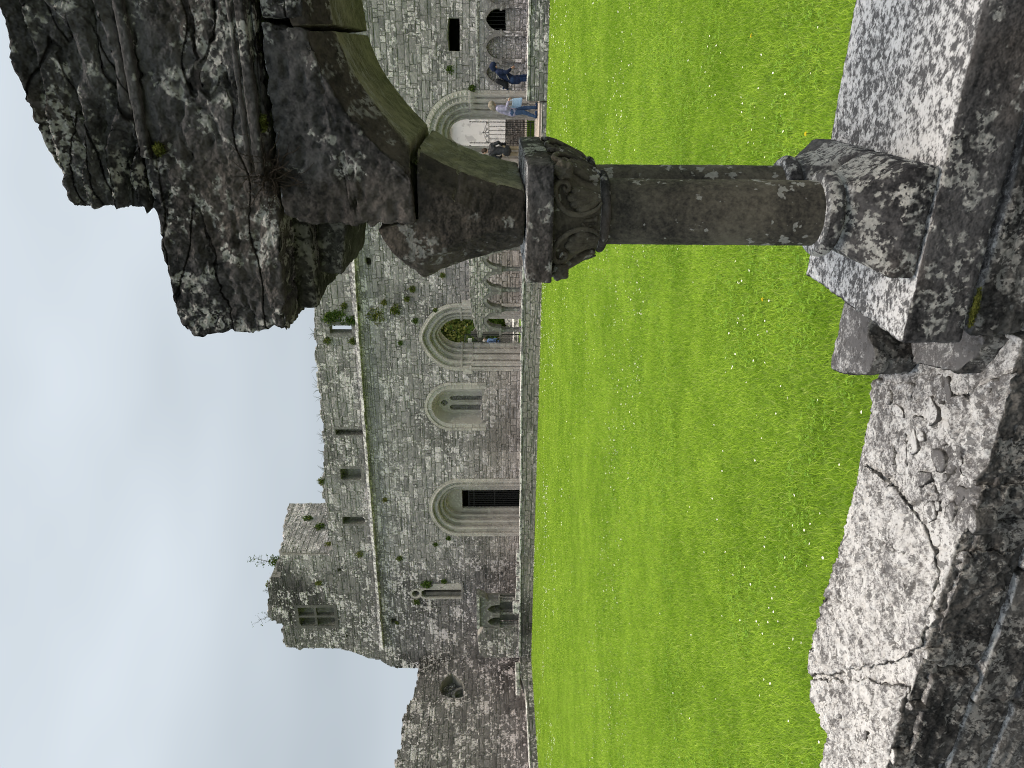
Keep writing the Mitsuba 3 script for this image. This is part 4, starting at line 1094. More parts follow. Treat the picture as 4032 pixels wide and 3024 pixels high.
# ------------------------------------------------------------------ plants on the walls
def leaf_clump(c, R, n, seed, dry=0.0, size=.05, squash=(1, .45, 1), hang=0.0):
    """Leaf-sized faces spread through a clump's volume (given in s, d, z)."""
    r = np.random.default_rng(seed)
    u = r.normal(size=(n, 3)); u /= np.linalg.norm(u, axis=1, keepdims=True); u *= (r.random(n) ** .45)[:, None]
    lob = .65 + .7 * meshkit.noise(u * 2.2 + seed, seed)
    p = np.asarray(c) + u * lob[:, None] * R * squash; p[:, 2] -= hang * np.abs(u[:, 0]) * R
    a = r.normal(size=(n, 3)); a /= np.linalg.norm(a, axis=1, keepdims=True); b = np.cross(a, r.normal(size=(n, 3))); b /= np.linalg.norm(b, axis=1, keepdims=True)
    L_ = (size * (.5 + r.random(n)))[:, None]
    v = np.stack([p - a * L_ * .5, p + b * L_ * .28, p + a * L_ * .5, p - b * L_ * .28], 1).reshape(-1, 3)
    i = np.arange(n)[:, None] * 4
    f = np.vstack([i + [0, 1, 2], i + [0, 2, 3]])
    return (v, f), np.repeat(np.stack([r.random(n), np.clip(dry + .25 * r.normal(size=n), 0, 1)], 1), 4, 0)


PL = [(-10.19, 8.76, .36, 0, 'ivy tuft beside the head of the bright slit window'), (-10.07, 8.35, .42, 0, 'fullest green ivy clump at the right of the slit window'), (-10.30, 7.84, .28, 0, 'ivy hanging at the ledge below the slit window'),
      (-10.06, 6.80, .44, .55, 'large olive-brown bush clinging below the ledge under the slit window'), (-9.49, 6.40, .17, .6, 'small rusty tuft right of the large olive bush'), (-9.82, 5.96, .28, .45, 'olive tuft below the large wall bush'),
      (-8.92, 5.20, .18, .4, 'olive tuft right above the middle doorway'), (-9.34, 5.45, .15, .4, 'small olive tuft up and right of the middle doorway arch'), (-10.30, 5.15, .18, .05, 'green tuft just over the middle doorway arch'),
      (-8.34, 3.94, .16, .4, 'olive tuft at the edge of the broken arch stone'), (-11.20, 8.88, .22, .35, 'tuft at the upper left of the slit window'), (-11.23, 7.81, .20, .35, 'tuft on the ledge left of the slit window'),
      (-11.29, 5.80, .13, 0, 'little green tuft on the wall above left of the middle doorway'), (-9.65, 8.06, .16, .4, 'tuft right of the slit window near the ledge'), (-9.73, 7.49, .13, .2, 'tuft growing from the ledge'), (-9.82, 4.27, .12, .2, 'fern on the right shoulder of the middle arch'),
      (-20.15, 10.62, .30, .1, 'dark green growth high on the flank of the taller end'), (-20.6, 10.13, .36, .1, 'broad dark green growth on the flank of the taller end'), (-18.10, 9.80, .22, .4, 'olive cushion on the hump of the wall top'),
      (-21.6, 9.80, .22, .55, 'yellow-green growth where the flank meets the lower wall top'), (-23.95, 10.45, .20, .55, 'mustard tuft right of the four-light window'), (-22.24, 8.35, .24, .5, 'olive tuft above the ledge right of the taller end'), (-22.51, 6.42, .20, .3, 'green tuft below the ledge between doorway and lancet'),
      (-24.05, 5.15, .30, 0, 'bright green fern beside the roundel of the lancet'), (-23.92, 4.30, .18, 0, 'green fern on the right jamb of the lancet'), (-25.16, 5.73, .22, .3, 'olive fern left of the roundel'), (-21.68, 4.65, .16, .1, 'green tuft above left of the left doorway'), (-21.34, 4.02, .15, .1, 'green tuft at the left shoulder of the left doorway arch'),
      (-19.13, 6.92, .15, .8, 'rust-brown tuft above the left doorway'), (-26.5, 6.74, .13, .3, 'tuft sprouting from the square putlog hole'), (-.58, 3.46, .20, 0, 'green tuft left of the dark rectangular opening'), (-1.21, 2.66, .17, .1, 'green fringe over the right end of the right doorway impost'),
      (-22.9, 12.55, .46, .15, 'round dark ivy cushion on the top corner of the taller end'), (-24.3, 12.98, .30, .5, 'mossy cushion on the summit of the taller end')]
for q, (s_, z_, R_, dry, lb) in enumerate(PL):
    dpos = DB - .06
    fk = {-20.15: (-22.24, 32.5, 11.5), -20.6: (-22.24, 31.75, 10.75), -21.6: (-22.24, 30.3, 10.0)}
    if s_ in fk: s_, dpos, z_ = fk[s_]
    if z_ > 12: dpos = DB + .3
    sq = (.45, 1, 1) if s_ == -22.24 and z_ > 9.9 else (1, .45, 1)
    m_, u_ = leaf_clump([s_, dpos, z_], R_ * .85, int(90 + 900 * R_), 600 + q, dry, .085 if R_ > .25 else .06, sq, hang=.3)
    t_ = thing('wall_plant', lb, 'wall plant', 'plants growing on the abbey walls'); add('leaves', m_, 'leaf', t_, uv=u_, wall=True, kind='stuff')
    add('stems', cat_mesh([tube([[s_, DB + .05 if z_ < 12 and s_ < -22.3 or s_ > -22 else dpos, z_ - R_ * .2], [s_ + (.3 * i - .3) * R_, dpos, z_ + R_ * .3]], [.012, .004], 4) for i in range(3)]), 'bark', t_, wall=True, kind='stuff')


def sapling(name, base, h, lean, seed, leaves, label, cat='sapling'):
    r = np.random.default_rng(seed); t_ = thing(name, label, cat)
    p = np.asarray(base, float); tr_ = bez([p, p + [lean[0] * .3, lean[1], h * .5], p + [lean[0], lean[1], h]], 8)
    add('stem', tube(tr_, np.linspace(.022, .006, 8), 6), 'bark', t_, wall=True, smooth=True)
    tw, lv, lu = [], [], []
    for i in range(14):
        o = tr_[r.integers(2, 8)]; d_ = r.normal(size=3) * [.7, .7, .3] + [0, 0, .35]; d_ /= np.linalg.norm(d_); L_ = h * r.uniform(.18, .42)
        path = [o, o + d_ * L_ * .5 + r.normal(size=3) * .03, o + d_ * L_ + [0, 0, .05]]
        tw.append(tube(path, [.009, .006, .003], 4))
        if leaves:
            m_, u_ = leaf_clump(path[2], h * .13, leaves, seed * 50 + i, .1, .07, (1, 1, .8)); lv.append(m_); lu.append(u_)
    add('twigs', cat_mesh(tw), 'bark', t_, wall=True, kind='stuff')
    if lv: add('leaves', cat_mesh(lv), 'leaf', t_, uv=np.vstack(lu), wall=True, kind='stuff')


sapling('sapling', [-22.95, DB + .3, 12.7], .9, (.18, .1), 1, 7, 'leafy young tree sprouting from the ivy cushion on the tower top')
sapling('bare_sapling', [-26.35, DB + .3, 12.75], 1.0, (-.25, .1), 2, 2, 'nearly bare twiggy shrub on the left of the tower top', 'shrub')
sapling('bare_sapling', [-24.9, DB + .35, 12.9], .35, (.1, .1), 3, 1, 'small bare twig at the summit of the tower', 'shrub')
# wisps of grass along the wall top
ws = []; r = np.random.default_rng(12)
for x in np.r_[r.uniform(-19.0, -7.0, 26), r.uniform(-27, -23, 10)]:
    z = (np.interp(-x, [7, 12, 16, 19], [9.30, 9.40, 9.44, 9.7]) if x > -20 else 12.5)
    for i in range(5):
        L_ = r.uniform(.12, .38); dx = r.normal() * .08
        ws.append(tube([[x + r.normal() * .05, DB + .2, z], [x + dx, DB + .2, z + L_ * .6], [x + dx * 2.2, DB + .2, z + L_]], [.006, .005, .002], 4))
add('wall_top_grass', cat_mesh(ws), 'moss', wall=True, kind='stuff', label='thin wisps of grass along the broken wall tops', cat='grass')

# ------------------------------------------------------------------ beyond the open doorways
def tree(name, base, h, R, seed, label, dry, n=7000, size=.20, cat='tree', low=.35, squash=1.0):
    r = np.random.default_rng(seed); t_ = thing(name, label, cat, 'trees beyond the doorway')
    p = np.asarray(base, float)
    lm = [tube(bez([p, p + [.1, 0, h * .3], p + [-.1, .1, h * .6], p + [.1, 0, h * .85]], 9), np.linspace(.035 * h * .5, .02, 9), 8)]
    tips = []
    for i in range(16):
        z = r.uniform(low, .8) * h; a = r.random() * 6.28; L_ = R * r.uniform(.6, 1.0)
        e = p + [math.cos(a) * L_, math.sin(a) * L_, z + L_ * .5]; m_ = p + [math.cos(a) * L_ * .5, math.sin(a) * L_ * .5, z + L_ * .35]
        lm.append(tube([p + [0, 0, z], m_, e], [.010 * h, .006 * h, .02], 5)); tips += [m_, e]
    add('trunk', lm[0], 'bark', t_, wall=True, smooth=True); add('limbs', cat_mesh(lm[1:]), 'bark', t_, wall=True, kind='stuff')
    cl, cu = [], []
    for i, e in enumerate(tips):
        m_, u_ = leaf_clump(e, R * r.uniform(.30, .50), n // len(tips), seed * 100 + i, dry * r.uniform(.4, 1.4), size, (1, 1, .8)); cl.append(m_); cu.append(u_)
    add('crown', cat_mesh(cl), 'leaf', t_, uv=np.vstack(cu), wall=True, kind='stuff')


for x, d_, h, R_, sd, dry, lb in ((-17.2, 50, 8.0, 2.6, 1, .55, 'olive-brown tree with bare branches seen through the middle doorway'), (-19.6, 52, 9.0, 3.0, 2, .5, 'tall thin-leaved tree filling the head of the middle doorway'), (-21.8, 54, 8.5, 2.8, 3, .5, 'brownish tree at the left edge of the middle doorway view'), (-15.0, 53, 8.5, 2.8, 6, .35, 'green tree at the right edge of the middle doorway view')):
    tree('tree', [x, d_, 0], h, R_, sd, lb, dry, 6500, .22)
for x, d_, h, R_, sd, lb in ((-16.6, 46, 3.4, 1.2, 4, 'dark evergreen bush by the gravestones beyond the doorway'), (-18.0, 47, 3.0, 1.1, 5, 'lower dark evergreen bush behind the walking man in blue')):
    tree('evergreen_bush', [x, d_, .2], h, R_, sd, lb, 0, 5000, .16, 'bush', .15)
hg = thing('hedge', 'tall dim hedge closing the view behind the graveyard trees', 'hedge')
m_, u_ = leaf_clump([-19, 60, 2.2], 1.0, 16000, 77, .45, .35, (9.5, 1.4, 3.8)); add('foliage', m_, 'leaf', hg, uv=u_, wall=True, kind='stuff')
add('branches', cat_mesh([tube([[x, 60, 0], [x + .3, 60, 2.5], [x - .2, 60, 5.2]], [.12, .09, .03], 5) for x in np.arange(-27.5, -10.5, .9)]), 'bark', hg, wall=True, kind='stuff')
m_, u_ = leaf_clump([-5.4, 54, 3.4], 1.0, 6000, 78, .1, .3, (4.5, 1.2, 3.2)); hh = thing('hedge', 'green bushes behind the pale boundary wall of the right doorway', 'hedge'); add('foliage', m_, 'leaf', hh, uv=u_, wall=True, kind='stuff')
add('branches', tube([[-5.4, 54, 0], [-5.3, 54, 3.4]], [.12, .04], 6), 'bark', hh, wall=True)
add('graveyard_ground', bx(-30, 4, DB + .9, 90, -.004, .52), 'soil', kind='structure', wall=True, label='grassy graveyard ground behind the range')
add('path', bx(-9, 3, DB + 1.2, 43.8, -.003, .527), 'gravel', kind='structure', wall=True, label='unseen pale yard added for neutral bounce onto the outbuilding')  # added out of view so light bounced behind the gate is not green
# steps, gravestones, cross, sign
st = thing('steps', 'flight of pale stone steps beyond the middle doorway', 'steps')
for z1, d0_ in ((.58, 35.0), (.78, 35.7)):
    add('step', bx(-14.6, -12.2, d0_, d0_ + .75 if z1 < .7 else 40.5, .50, z1), 'coping_stone', st, wall=True, uv=[1, 1])
def slabstone(name, s_, d_, z, w, h, t, mat, label, top='round', cross=False):
    P = [(s_ - w / 2, z), (s_ + w / 2, z), (s_ + w / 2, z + h * .75)] + ([(s_ + w / 2 * math.cos(a), z + h * .75 + h * .25 * math.sin(a)) for a in np.linspace(.2, 2.94, 8)] if top == 'round' else [(s_ + w * .3, z + h), (s_ - w * .3, z + h)]) + [(s_ - w / 2, z + h * .75)]
    t_ = thing(name, label, 'gravestone')
    add('slab', slab(Polygon(P), d_, d_ + t), mat, t_, wall=True, uv=[.5, .5])
    add('base', bx(s_ - w * .65, s_ + w * .65, d_ - .12, d_ + t + .12, z - .2, z + .14), mat, t_, wall=True, uv=[.6, .5])
slabstone('gravestone', -14.0, 37.5, .78, .62, .72, .14, 'grey_dressed', 'grey upright gravestone beside the steps beyond the doorway', 'flat')
slabstone('gravestone', -13.35, 38.5, .78, .75, .42, .2, 'coping_stone', 'low pale gravestone right of the steps')
hc = thing('ringed_cross', 'dark ringed stone cross behind the walking man in blue', 'cross')
cx, cz = -15.0, 2.62
add('cross', cat_mesh([slab(Polygon([(cx - .13, .8), (cx + .13, .8), (cx + .10, cz - .1), (cx + .46, cz - .12), (cx + .46, cz + .12), (cx + .11, cz + .1), (cx + .12, cz + .52), (cx - .12, cz + .52), (cx - .11, cz + .1), (cx - .46, cz + .12), (cx - .46, cz - .12), (cx - .10, cz - .1)]), 40.6, 40.8)]), 'dark_dressed', hc, wall=True)
add('ring', slab(Point(cx, cz).buffer(.40).difference(Point(cx, cz).buffer(.27)), 40.63, 40.77), 'dark_dressed', hc, wall=True)
add('base', bx(cx - .35, cx + .35, 40.4, 41.0, .6, 1.1), 'dark_dressed', hc, wall=True)
lamp = thing('lantern_post', 'slim post with a white box top standing by the cross', 'post')
add('post', tube([[-15.05, 39.5, .7], [-15.05, 39.5, 3.05]], .025, 8), 'iron', lamp, wall=True)
rough('white_paint', rgb(.8, .8, .8), .6)
add('box', bx(-15.2, -14.9, 39.4, 39.6, 3.05, 3.27), 'white_paint', lamp, wall=True)
# pale wall behind the right doorway
def pale(p, n, uv):
    s_ = p.x * AX[0] + p.y * AX[1]
    b = mix((0.66, 0.66, 0.67), (0.82, 0.82, 0.83), 0.6 * f3(p, 1.5, 3) + 0.4 * cell_rand(s_ * 2.6, p.z * 1.1))
    return b * (1 - 0.25 * smoothstep(0.60, 0.70, f3(p, 4, 3)))
rough('pale_render', proc(pale), .9, .1)
pw = thing('outbuilding', 'pale limewashed outbuilding with slate verge behind the right doorway', 'building')
add('wall', bx(-11.0, 1.0, 44.0, 48.0, 1.0, 4.27), 'pale_render', pw, wall=True, label='pale limewashed wall')
rf = np.array([[-11.2, 43.85, 4.26], [1.2, 43.85, 4.26], [1.2, 46, 5.1], [-11.2, 46, 5.1], [-11.2, 48.15, 4.26], [1.2, 48.15, 4.26]])
add('plinth', bx(-11.05, 1.05, 43.95, 48.05, .2, 1.05), 'grey_dressed', pw, wall=True, uv=[.5, .5])
gw = thing('yard_wall', 'low grey rubble wall behind the iron gate bars', 'wall')
pmn, pus = stones(Frame([0, 32.6, 0], [1, 0, 0], [0, -1, 0]), box(-6.5, WALK, -1.2, 1.35), 700, hs=(.10, .2), ls=(.2, .5)); add('stone_facing', pmn, 'far_stone', gw, wall=True, uv=pus, kind='stuff')
add('core', bx(-6.5, -1.2, 32.605, 33.0, .2, 1.345), 'mortar', gw, wall=True)
rough('slate', proc(lambda p, n, uv: mix((0.07, 0.08, 0.09), (0.15, 0.16, 0.17), f3(p, 6, 2))), .6, .3)
add('roof', (np.vstack([rf, rf + [0, 0, .07]]), np.array([[6, 7, 8], [6, 8, 9], [9, 8, 11], [9, 11, 10], [0, 2, 1], [0, 3, 2], [3, 5, 2], [3, 4, 5], [0, 1, 7], [0, 7, 6], [4, 11, 5], [4, 10, 11]])), 'slate', pw, wall=True)
# iron gates
ig = thing('iron_gate', 'black wrought iron gate with scrolls and a small cross on top in the right doorway', 'gate')
gs0, gs1, gd = -3.20, -2.43, 30.0
add('frame', cat_mesh([tube([[x, gd, .30], [x, gd, 2.78]], .016, 6) for x in (gs0, gs1)] + [tube([[gs0, gd, z], [gs1, gd, z]], .014, 6) for z in (.42, 1.37, 2.02)]), 'iron', ig, wall=True, smooth=True)
for x in np.linspace(gs0, gs1, 6)[1:-1]:
    add('bar', tube([[x, gd, .36], [x, gd, 2.02]], .011, 6), 'iron', ig, wall=True, smooth=True)
for x in (np.linspace(gs0, gs1, 6)[1:] + np.linspace(gs0, gs1, 6)[:-1]) / 2:
    add('short_bar', tube([[x, gd, .36], [x, gd, 1.30], [x, gd, 1.345]], [.010, .010, .002], 6), 'iron', ig, wall=True, smooth=True)
gc = (gs0 + gs1) / 2
for sx in (-1, 1):
    P = bez([(gc + sx * .03, 2.17), (gc + sx * .08, 2.10), (gc + sx * .14, 2.06), (gc + sx * .17, 2.10), (gc + sx * .13, 2.13), (gc + sx * .10, 2.09)], 16); P2 = bez([(gc + sx * .03, 2.17), (gc + sx * .16, 2.17), (gc + sx * .28, 2.12), (gc + sx * .35, 2.05), (gc + sx * .37, 2.09), (gc + sx * .34, 2.12), (gc + sx * .31, 2.08)], 20)
    add('scroll', cat_mesh([tube(np.c_[q[:, 0], np.full(len(q), gd), q[:, 1]], .011, 6) for q in (P, P2)]), 'iron', ig, wall=True, smooth=True)
add('finial_cross', cat_mesh([tube([[gc, gd, 2.02], [gc, gd, 2.28]], .012, 6), tube([[gc - .045, gd, 2.225], [gc + .045, gd, 2.225]], .012, 6)]), 'iron', ig, wall=True, smooth=True)
og = thing('iron_gate', 'open iron gate seen edge-on as a black upright in the middle doorway', 'gate')
add('frame', cat_mesh([tube([[-11.62, y, .3], [-11.62, y, 3.15]], .022, 6) for y in (30.45, 31.4)] + [tube([[-11.62, 30.45, z], [-11.62, 31.4, z]], .016, 6) for z in (.45, 1.5, 3.1)]), 'iron', og, wall=True)
for y in np.linspace(30.6, 31.25, 5):
    add('bar', tube([[-11.62, y, .45], [-11.62, y, 3.1]], .010, 6), 'iron', og, wall=True)

# ------------------------------------------------------------------ people
def capsules(segs, res=.03, smooth=6):
    """One continuous skin round the bones: hulls of the spheres at the joints, joined, refined and relaxed."""
    man = None
    for a, ra, b, rb in segs:
        s1 = m3.Manifold.sphere(ra, 14).translate(list(map(float, a))); s2 = m3.Manifold.sphere(rb, 14).translate(list(map(float, b)))
        h = m3.Manifold.batch_hull([s1, s2]); man = h if man is None else man + h
    q = man.refine_to_length(res).to_mesh(); v, f = np.array(q.vert_properties[:, :3], float), np.array(q.tri_verts)
    return lap_smooth(v, f, smooth, .4), f


def person(base, head_deg, J, cloth, label, mats, face=True, hair=None, scale=1.0):
    """J: joints in the person's own frame (x: their right, y: the way they face, z up). Returns the key and the placing function."""
    t_ = thing('person', label, 'person')
    h = math.radians(head_deg); Rm = np.array([[math.cos(h), math.sin(h), 0], [-math.sin(h), math.cos(h), 0], [0, 0, 1]])
    put = lambda m: ((np.asarray(m[0]) * scale) @ Rm + base, m[1])
    hd = J['head']; fw = J.get('gaze', np.array([0, 1, -.1])); fw = np.array(fw, float); fw /= np.linalg.norm(fw); rt = np.cross(fw, [0, 0, 1]); rt /= np.linalg.norm(rt); upv = np.cross(rt, fw)
    at = lambda x, y, z: hd + rt * x + fw * y + upv * z
    segs = [(at(0, 0, .02), .098, at(0, .02, .035), .094), (at(0, .03, -.05), .066, at(0, .055, -.085), .040), (at(0, .098, .0), .013, at(0, .118, -.022), .016), (J['neck'], .058, at(0, -.015, -.06), .056),
            (at(.088, -.01, -.01), .018, at(.092, -.02, .02), .016), (at(-.088, -.01, -.01), .018, at(-.092, -.02, .02), .016), (at(.02, .093, -.055), .010, at(-.02, .093, -.055), .010), (at(-.035, .082, .03), .014, at(.035, .082, .03), .014)]
    tor = [(J['hip'], .125, J['chest'], .135), (J['chest'], .135, J['neck'], .065), (J['lsh'], .062, J['rsh'], .062), (J['chest'], .12, J['lsh'], .06), (J['chest'], .12, J['rsh'], .06), (J['lhip'], .10, J['rhip'], .10)]
    arms, legs, hands = [], [], []
    for sd in 'lr':
        arms += [(J[sd + 'sh'], .056, J[sd + 'el'], .042), (J[sd + 'el'], .042, J[sd + 'wr'], .029)]
        legs += [(J[sd + 'hip'], .092, J[sd + 'kn'], .060), (J[sd + 'kn'], .060, J[sd + 'an'], .042)]
        w = J[sd + 'wr']; d_ = w - J[sd + 'el']; d_ /= np.linalg.norm(d_); sx = np.cross(d_, [0, 0, 1.0]); sx /= np.linalg.norm(sx) + 1e-9; dn = np.cross(sx, d_)
        pm = w + d_ * .075; hands += [(w, .026, pm, .033), (pm - sx * .022, .020, pm + sx * .022, .020)]
        for i, (o, L_) in enumerate(((-.030, .062), (-.010, .074), (.010, .070), (.030, .055))):
            k0 = pm + d_ * .02 + sx * o; k1 = k0 + d_ * L_ * .5 - dn * .008; k2 = k1 + d_ * L_ * .35 - dn * .026
            hands += [(k0, .0095, k1, .009), (k1, .009, k2, .0075)]
        tb = w + d_ * .03 - sx * .03; hands += [(tb, .012, tb + d_ * .04 - sx * .025, .010)]
        toe = J[sd + 'an'] + J.get(sd + 'toe', np.array([0, .17, -.045]))
        legs_f = [(J[sd + 'an'] - [0, 0, .02], .045, toe, .034)]
        hands += legs_f
    body = capsules(segs + tor + arms + legs + hands, .022, 3)
    add('body', put(body), mats[0], t_, smooth=True, wall=True)
    grow = lambda S, g_: [(a, ra + g_, b, rb + g_) for a, ra, b, rb in S]
    folds = lambda m, sd: (m[0] + vnormals(*m) * (.012 * (meshkit.fbm(m[0] * [9, 9, 16] + sd, 3, sd) - .5) * 2)[:, None], m[1])
    hem = J['hip'] - [0, 0, J.get('hem', .10)]
    top = grow([s_ for s_ in tor[:5]], .022) + grow(arms[0:1] + arms[2:3], .022) + [(a, ra + .018, b + (a - b) * .12, rb + .016) for a, ra, b, rb in (arms[1], arms[3])] + [(J['hip'], .150, hem, .150 * J.get('flare', 1.0)), (J['lhip'], .112, hem + (J['lhip'] - J['hip']), .108), (J['rhip'], .112, hem + (J['rhip'] - J['hip']), .108)]
    add(cloth[0], put(folds(capsules(top, .024, 4), 3)), mats[1], t_, smooth=True, wall=True)
    tro = grow(tor[5:], .014) + [(a, ra + .013, b, rb + (.018 if i % 2 else .014)) for i, (a, ra, b, rb) in enumerate(legs)]
    add(cloth[1], put(folds(capsules(tro, .024, 4), 8)), mats[2], t_, smooth=True, wall=True)
    for sd in 'lr':
        toe = J[sd + 'an'] + J.get(sd + 'toe', np.array([0, .17, -.045]))
        add('shoe', put(capsules([(J[sd + 'an'] - [0, .03, .035], .052, toe, .044), (J[sd + 'an'], .052, J[sd + 'an'] - [0, .02, .03], .055)], .02, 3)), mats[3], t_, smooth=True, wall=True)
    if hair:
        add('hair', put(capsules(hair(at), .018, 3)), mats[4], t_, smooth=True, wall=True)
    if face:
        for x in (-.033, .033):
            e_ = trimesh.creation.icosphere(1, .010); add('eye', put((np.array(e_.vertices) + at(x, .092, .012), np.array(e_.faces))), 'iron', t_, wall=True)
        rough('lips', rgb(.35, .16, .14), .6); add('mouth', put(tube([at(-.024, .098, -.055), at(0, .105, -.054), at(.024, .098, -.055)], .006, 6)), 'lips', t_, wall=True)
    return t_, put


V3 = lambda *a: np.array(a, float)
def stand(lean=0.0, step=.0, h=1.0, arms=None):
    J = dict(hip=V3(0, 0, .95), lhip=V3(-.095, 0, .92), rhip=V3(.095, 0, .92), chest=V3(0, .05 + lean * .30, 1.28), neck=V3(0, .05 + lean * .55, 1.48), lsh=V3(-.185, .04 + lean * .48, 1.42), rsh=V3(.185, .04 + lean * .48, 1.42),
             lkn=V3(-.10, .06 + step * .5, .50), rkn=V3(.10, .04 - step * .2, .50), lan=V3(-.10, step, .085), ran=V3(.10, -step * .8, .085 + abs(step) * .12))
    J['head'] = J['neck'] + V3(0, .05 + lean * .15, .17)
    J.update(arms or dict(lel=V3(-.25, lean * .4, 1.14), lwr=V3(-.25, .10 + lean * .5, .90), rel=V3(.25, lean * .4, 1.14), rwr=V3(.25, .10 + lean * .5, .90)))
    return J


rough('skin', rgb(.50, .32, .25), .6, .3)
rough('navy_cloth', proc(lambda p, n, uv: mix((0.008, 0.014, 0.040), (0.018, 0.030, 0.075), f3(p, 8, 2))), .8, .2)
rough('denim', proc(lambda p, n, uv: mix((0.025, 0.050, 0.110), (0.075, 0.125, 0.23), f3(p, 11, 3))), .9, .1)
rough('dark_denim', proc(lambda p, n, uv: mix((0.010, 0.022, 0.060), (0.030, 0.055, 0.120), f3(p, 11, 3))), .9, .1)
rough('lavender', proc(lambda p, n, uv: mix((0.25, 0.24, 0.36), (0.42, 0.41, 0.56), f3(p, 10, 2))), .9, .1)
rough('padded_black', proc(lambda p, n, uv: mix((0.010, 0.011, 0.014), (0.022, 0.024, 0.030), smoothstep(.2, .6, dr.abs(dr.sin(p.z * 55.0))))), .5, .4)
rough('khaki', rgb(.24, .20, .14), .9, .1)
rough('blue_shirt', proc(lambda p, n, uv: mix((0.10, 0.19, 0.45), (0.22, 0.36, 0.70), f3(p, 9, 2))), .9, .1)
rough('black_cloth', rgb(.012, .013, .017), .85, .2)
rough('grey_blond_hair', proc(lambda p, n, uv: mix((0.15, 0.125, 0.095), (0.36, 0.32, 0.26), f3(p, 40, 2))), .7, .3)
rough('brown_hair', rgb(.045, .030, .022), .7, .3)
rough('white_hair', rgb(.55, .53, .50), .8, .2)
rough('bag_blue', rgb(.42, .62, .88), .7, .2)
# the person in navy, bowed forward, walking to the left
J = stand(lean=.42, step=.10, arms=dict(lel=V3(-.24, .22, 1.12), lwr=V3(-.10, .34, .98), rel=V3(.24, .24, 1.12), rwr=V3(.10, .36, .98))); J['gaze'] = V3(0, .75, -.65); J['hem'] = .20; J['head'] = J['neck'] + V3(0, .13, .12)
t_, put = person(V3(-.86, 28.2, WALK), -90, J, ('rain_jacket', 'jeans'), 'person in a navy rain jacket and dark jeans bowing forward under a backpack', ('skin', 'navy_cloth', 'dark_denim', 'black_cloth', 'navy_cloth'),
                 hair=lambda at: [(at(0, -.01, .03), .118, at(0, .045, .045), .108), (at(0, -.04, -.06), .10, at(0, -.03, 0), .11), (at(0, .10, .085), .03, at(0, .05, .09), .06)])
bp = thing('backpack', 'dark backpack on the back of the person in navy', 'backpack')
add('bag', put(capsules([(V3(-.10, -.16, 1.16), .10, V3(-.09, -.05, 1.44), .09), (V3(.10, -.16, 1.16), .10, V3(.09, -.05, 1.44), .09), (V3(-.08, -.24, 1.14), .08, V3(.08, -.24, 1.14), .08)], .025, 4)), 'black_cloth', bp, smooth=True, wall=True)
add('strap', put(tube([V3(.13, .02, 1.50), V3(.16, .30, 1.44), V3(.17, .27, 1.20), V3(.16, .0, 1.05)], .016, 6)), 'grey_dressed', bp, smooth=True, wall=True)
add('pocket', put(capsules([(V3(-.07, -.31, 1.10), .045, V3(.07, -.31, 1.10), .045), (V3(-.07, -.28, 1.24), .04, V3(.07, -.28, 1.24), .04)], .02, 3)), 'navy_cloth', bp, smooth=True, wall=True)
# the woman with the tote bag
J = stand(lean=.16, step=.16, arms=dict(lel=V3(-.23, .12, 1.13), lwr=V3(-.08, .36, 1.06), rel=V3(.23, .12, 1.13), rwr=V3(.06, .38, 1.05))); J['gaze'] = V3(0, .85, -.5); J['hem'] = .08
J['head'] = J['neck'] + V3(0, .085, .155)
t_, put = person(V3(-1.95, 28.3, WALK), -90, J, ('cardigan', 'jeans'), 'woman in a lavender cardigan and blue jeans looking down at something in her hands', ('skin', 'lavender', 'denim', 'dark_denim', 'grey_blond_hair'),
                 hair=lambda at: [(at(0, -.02, .04), .120, at(0, .03, .055), .108), (at(0, -.05, -.03), .112, at(0, -.05, -.11), .09), (at(.06, -.01, -.07), .06, at(.07, .0, .03), .06), (at(-.06, -.01, -.07), .06, at(-.07, .0, .03), .06)])
ph = thing('phone', 'small pale phone held in both hands by the woman in lavender', 'phone')
scene[ph] = mikit.ply(tuple([W(put(bx(-.035, .04, .46, .475, 1.02, 1.15))[0]), put(bx(-.035, .04, .46, .475, 1.02, 1.15))[1]]), 'white_paint')
tb = thing('tote_bag', 'pale blue tote bag hanging from the arm of the woman in lavender', 'bag')
bag_o = [(V3(-.275, .10, .93), .012, V3(-.275, .44, .89), .012), (V3(-.275, .13, .62), .016, V3(-.275, .45, .58), .016), (V3(-.28, .10, .93), .012, V3(-.27, .13, .62), .03), (V3(-.28, .44, .89), .012, V3(-.27, .45, .58), .03), (V3(-.30, .27, .75), .03, V3(-.30, .29, .65), .035)]
hl = m3.Manifold.batch_hull([m3.Manifold.sphere(r_, 10).translate(list(map(float, p))) for a, ra, b, rb in bag_o for p, r_ in ((a, ra), (b, rb))])
q_ = hl.refine_to_length(.02).to_mesh(); add('sack', put((np.array(q_.vert_properties[:, :3], float), np.array(q_.tri_verts))), 'bag_blue', tb, smooth=True, wall=True)
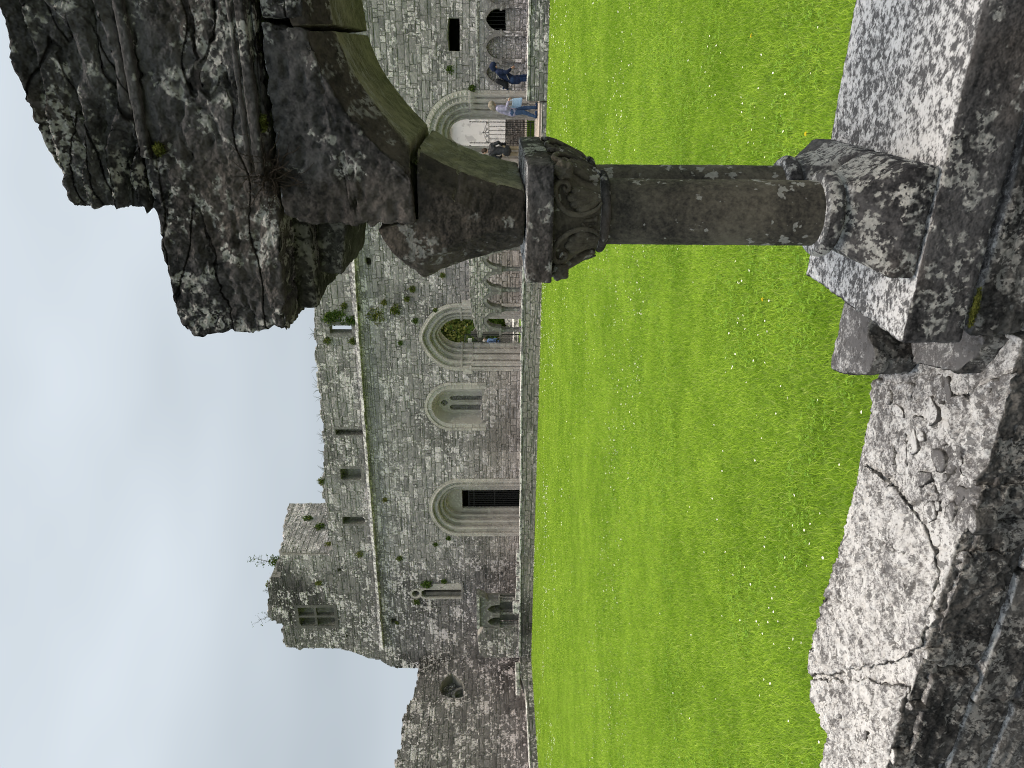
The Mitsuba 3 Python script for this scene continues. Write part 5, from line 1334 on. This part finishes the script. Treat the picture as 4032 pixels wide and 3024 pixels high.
add('handle', put(tube([V3(-.275, .15, .92), V3(-.24, .20, 1.08), V3(-.22, .26, 1.12), V3(-.26, .34, 1.06), V3(-.275, .40, .90)], .010, 6)), 'bag_blue', tb, smooth=True, wall=True)
for i in range(4):
    add('print', put(bx(-.348, -.342, .20 + .05 * i, .225 + .05 * i, .76 - .01 * i, .80 - .01 * i)), 'dark_denim', tb, wall=True)
# the man in the padded jacket, seen from behind
J = stand(lean=.05, step=.04, arms=dict(lel=V3(-.28, .04, 1.12), lwr=V3(-.16, .24, 1.02), rel=V3(.30, -.02, 1.14), rwr=V3(.20, .18, .98))); J['gaze'] = V3(-.45, .8, -.25); J['hem'] = .13; J['flare'] = 1.08
t_, put = person(V3(-3.36, 28.95, WALK + .26), 15, J, ('padded_jacket', 'trousers'), 'man in a black quilted jacket and khaki trousers seen from behind at the gate', ('skin', 'padded_black', 'khaki', 'black_cloth', 'brown_hair'), scale=1.0,
                 hair=lambda at: [(at(0, -.045, .0), .088, at(0, -.02, .05), .092), (at(0, -.05, -.04), .07, at(0, -.04, .0), .08)])
sb = thing('shoulder_bag', 'black shoulder bag at the hip of the man in the quilted jacket', 'bag')
add('pouch', put(capsules([(V3(.24, -.05, 1.02), .06, V3(.24, .10, 1.02), .06), (V3(.24, -.05, .92), .06, V3(.24, .10, .92), .06)], .025, 3)), 'black_cloth', sb, smooth=True, wall=True)
add('strap', put(tube([V3(.22, -.10, 1.05), V3(.06, -.185, 1.22), V3(-.12, -.13, 1.45), V3(-.14, .02, 1.52), V3(0, .17, 1.32), V3(.20, .14, 1.06)], .014, 6)), 'black_cloth', sb, smooth=True, wall=True)
# the man in blue beyond the doorway
J = stand(lean=.10, step=.20); J['hem'] = .10
t_, put = person(V3(-14.55, 38.0, .80), -35, J, ('shirt', 'trousers'), 'white-haired man in a blue shirt and dark trousers walking beyond the middle doorway', ('skin', 'blue_shirt', 'black_cloth', 'black_cloth', 'white_hair'), scale=.90,
                 hair=lambda at: [(at(0, -.04, .01), .090, at(0, -.02, .05), .088)])
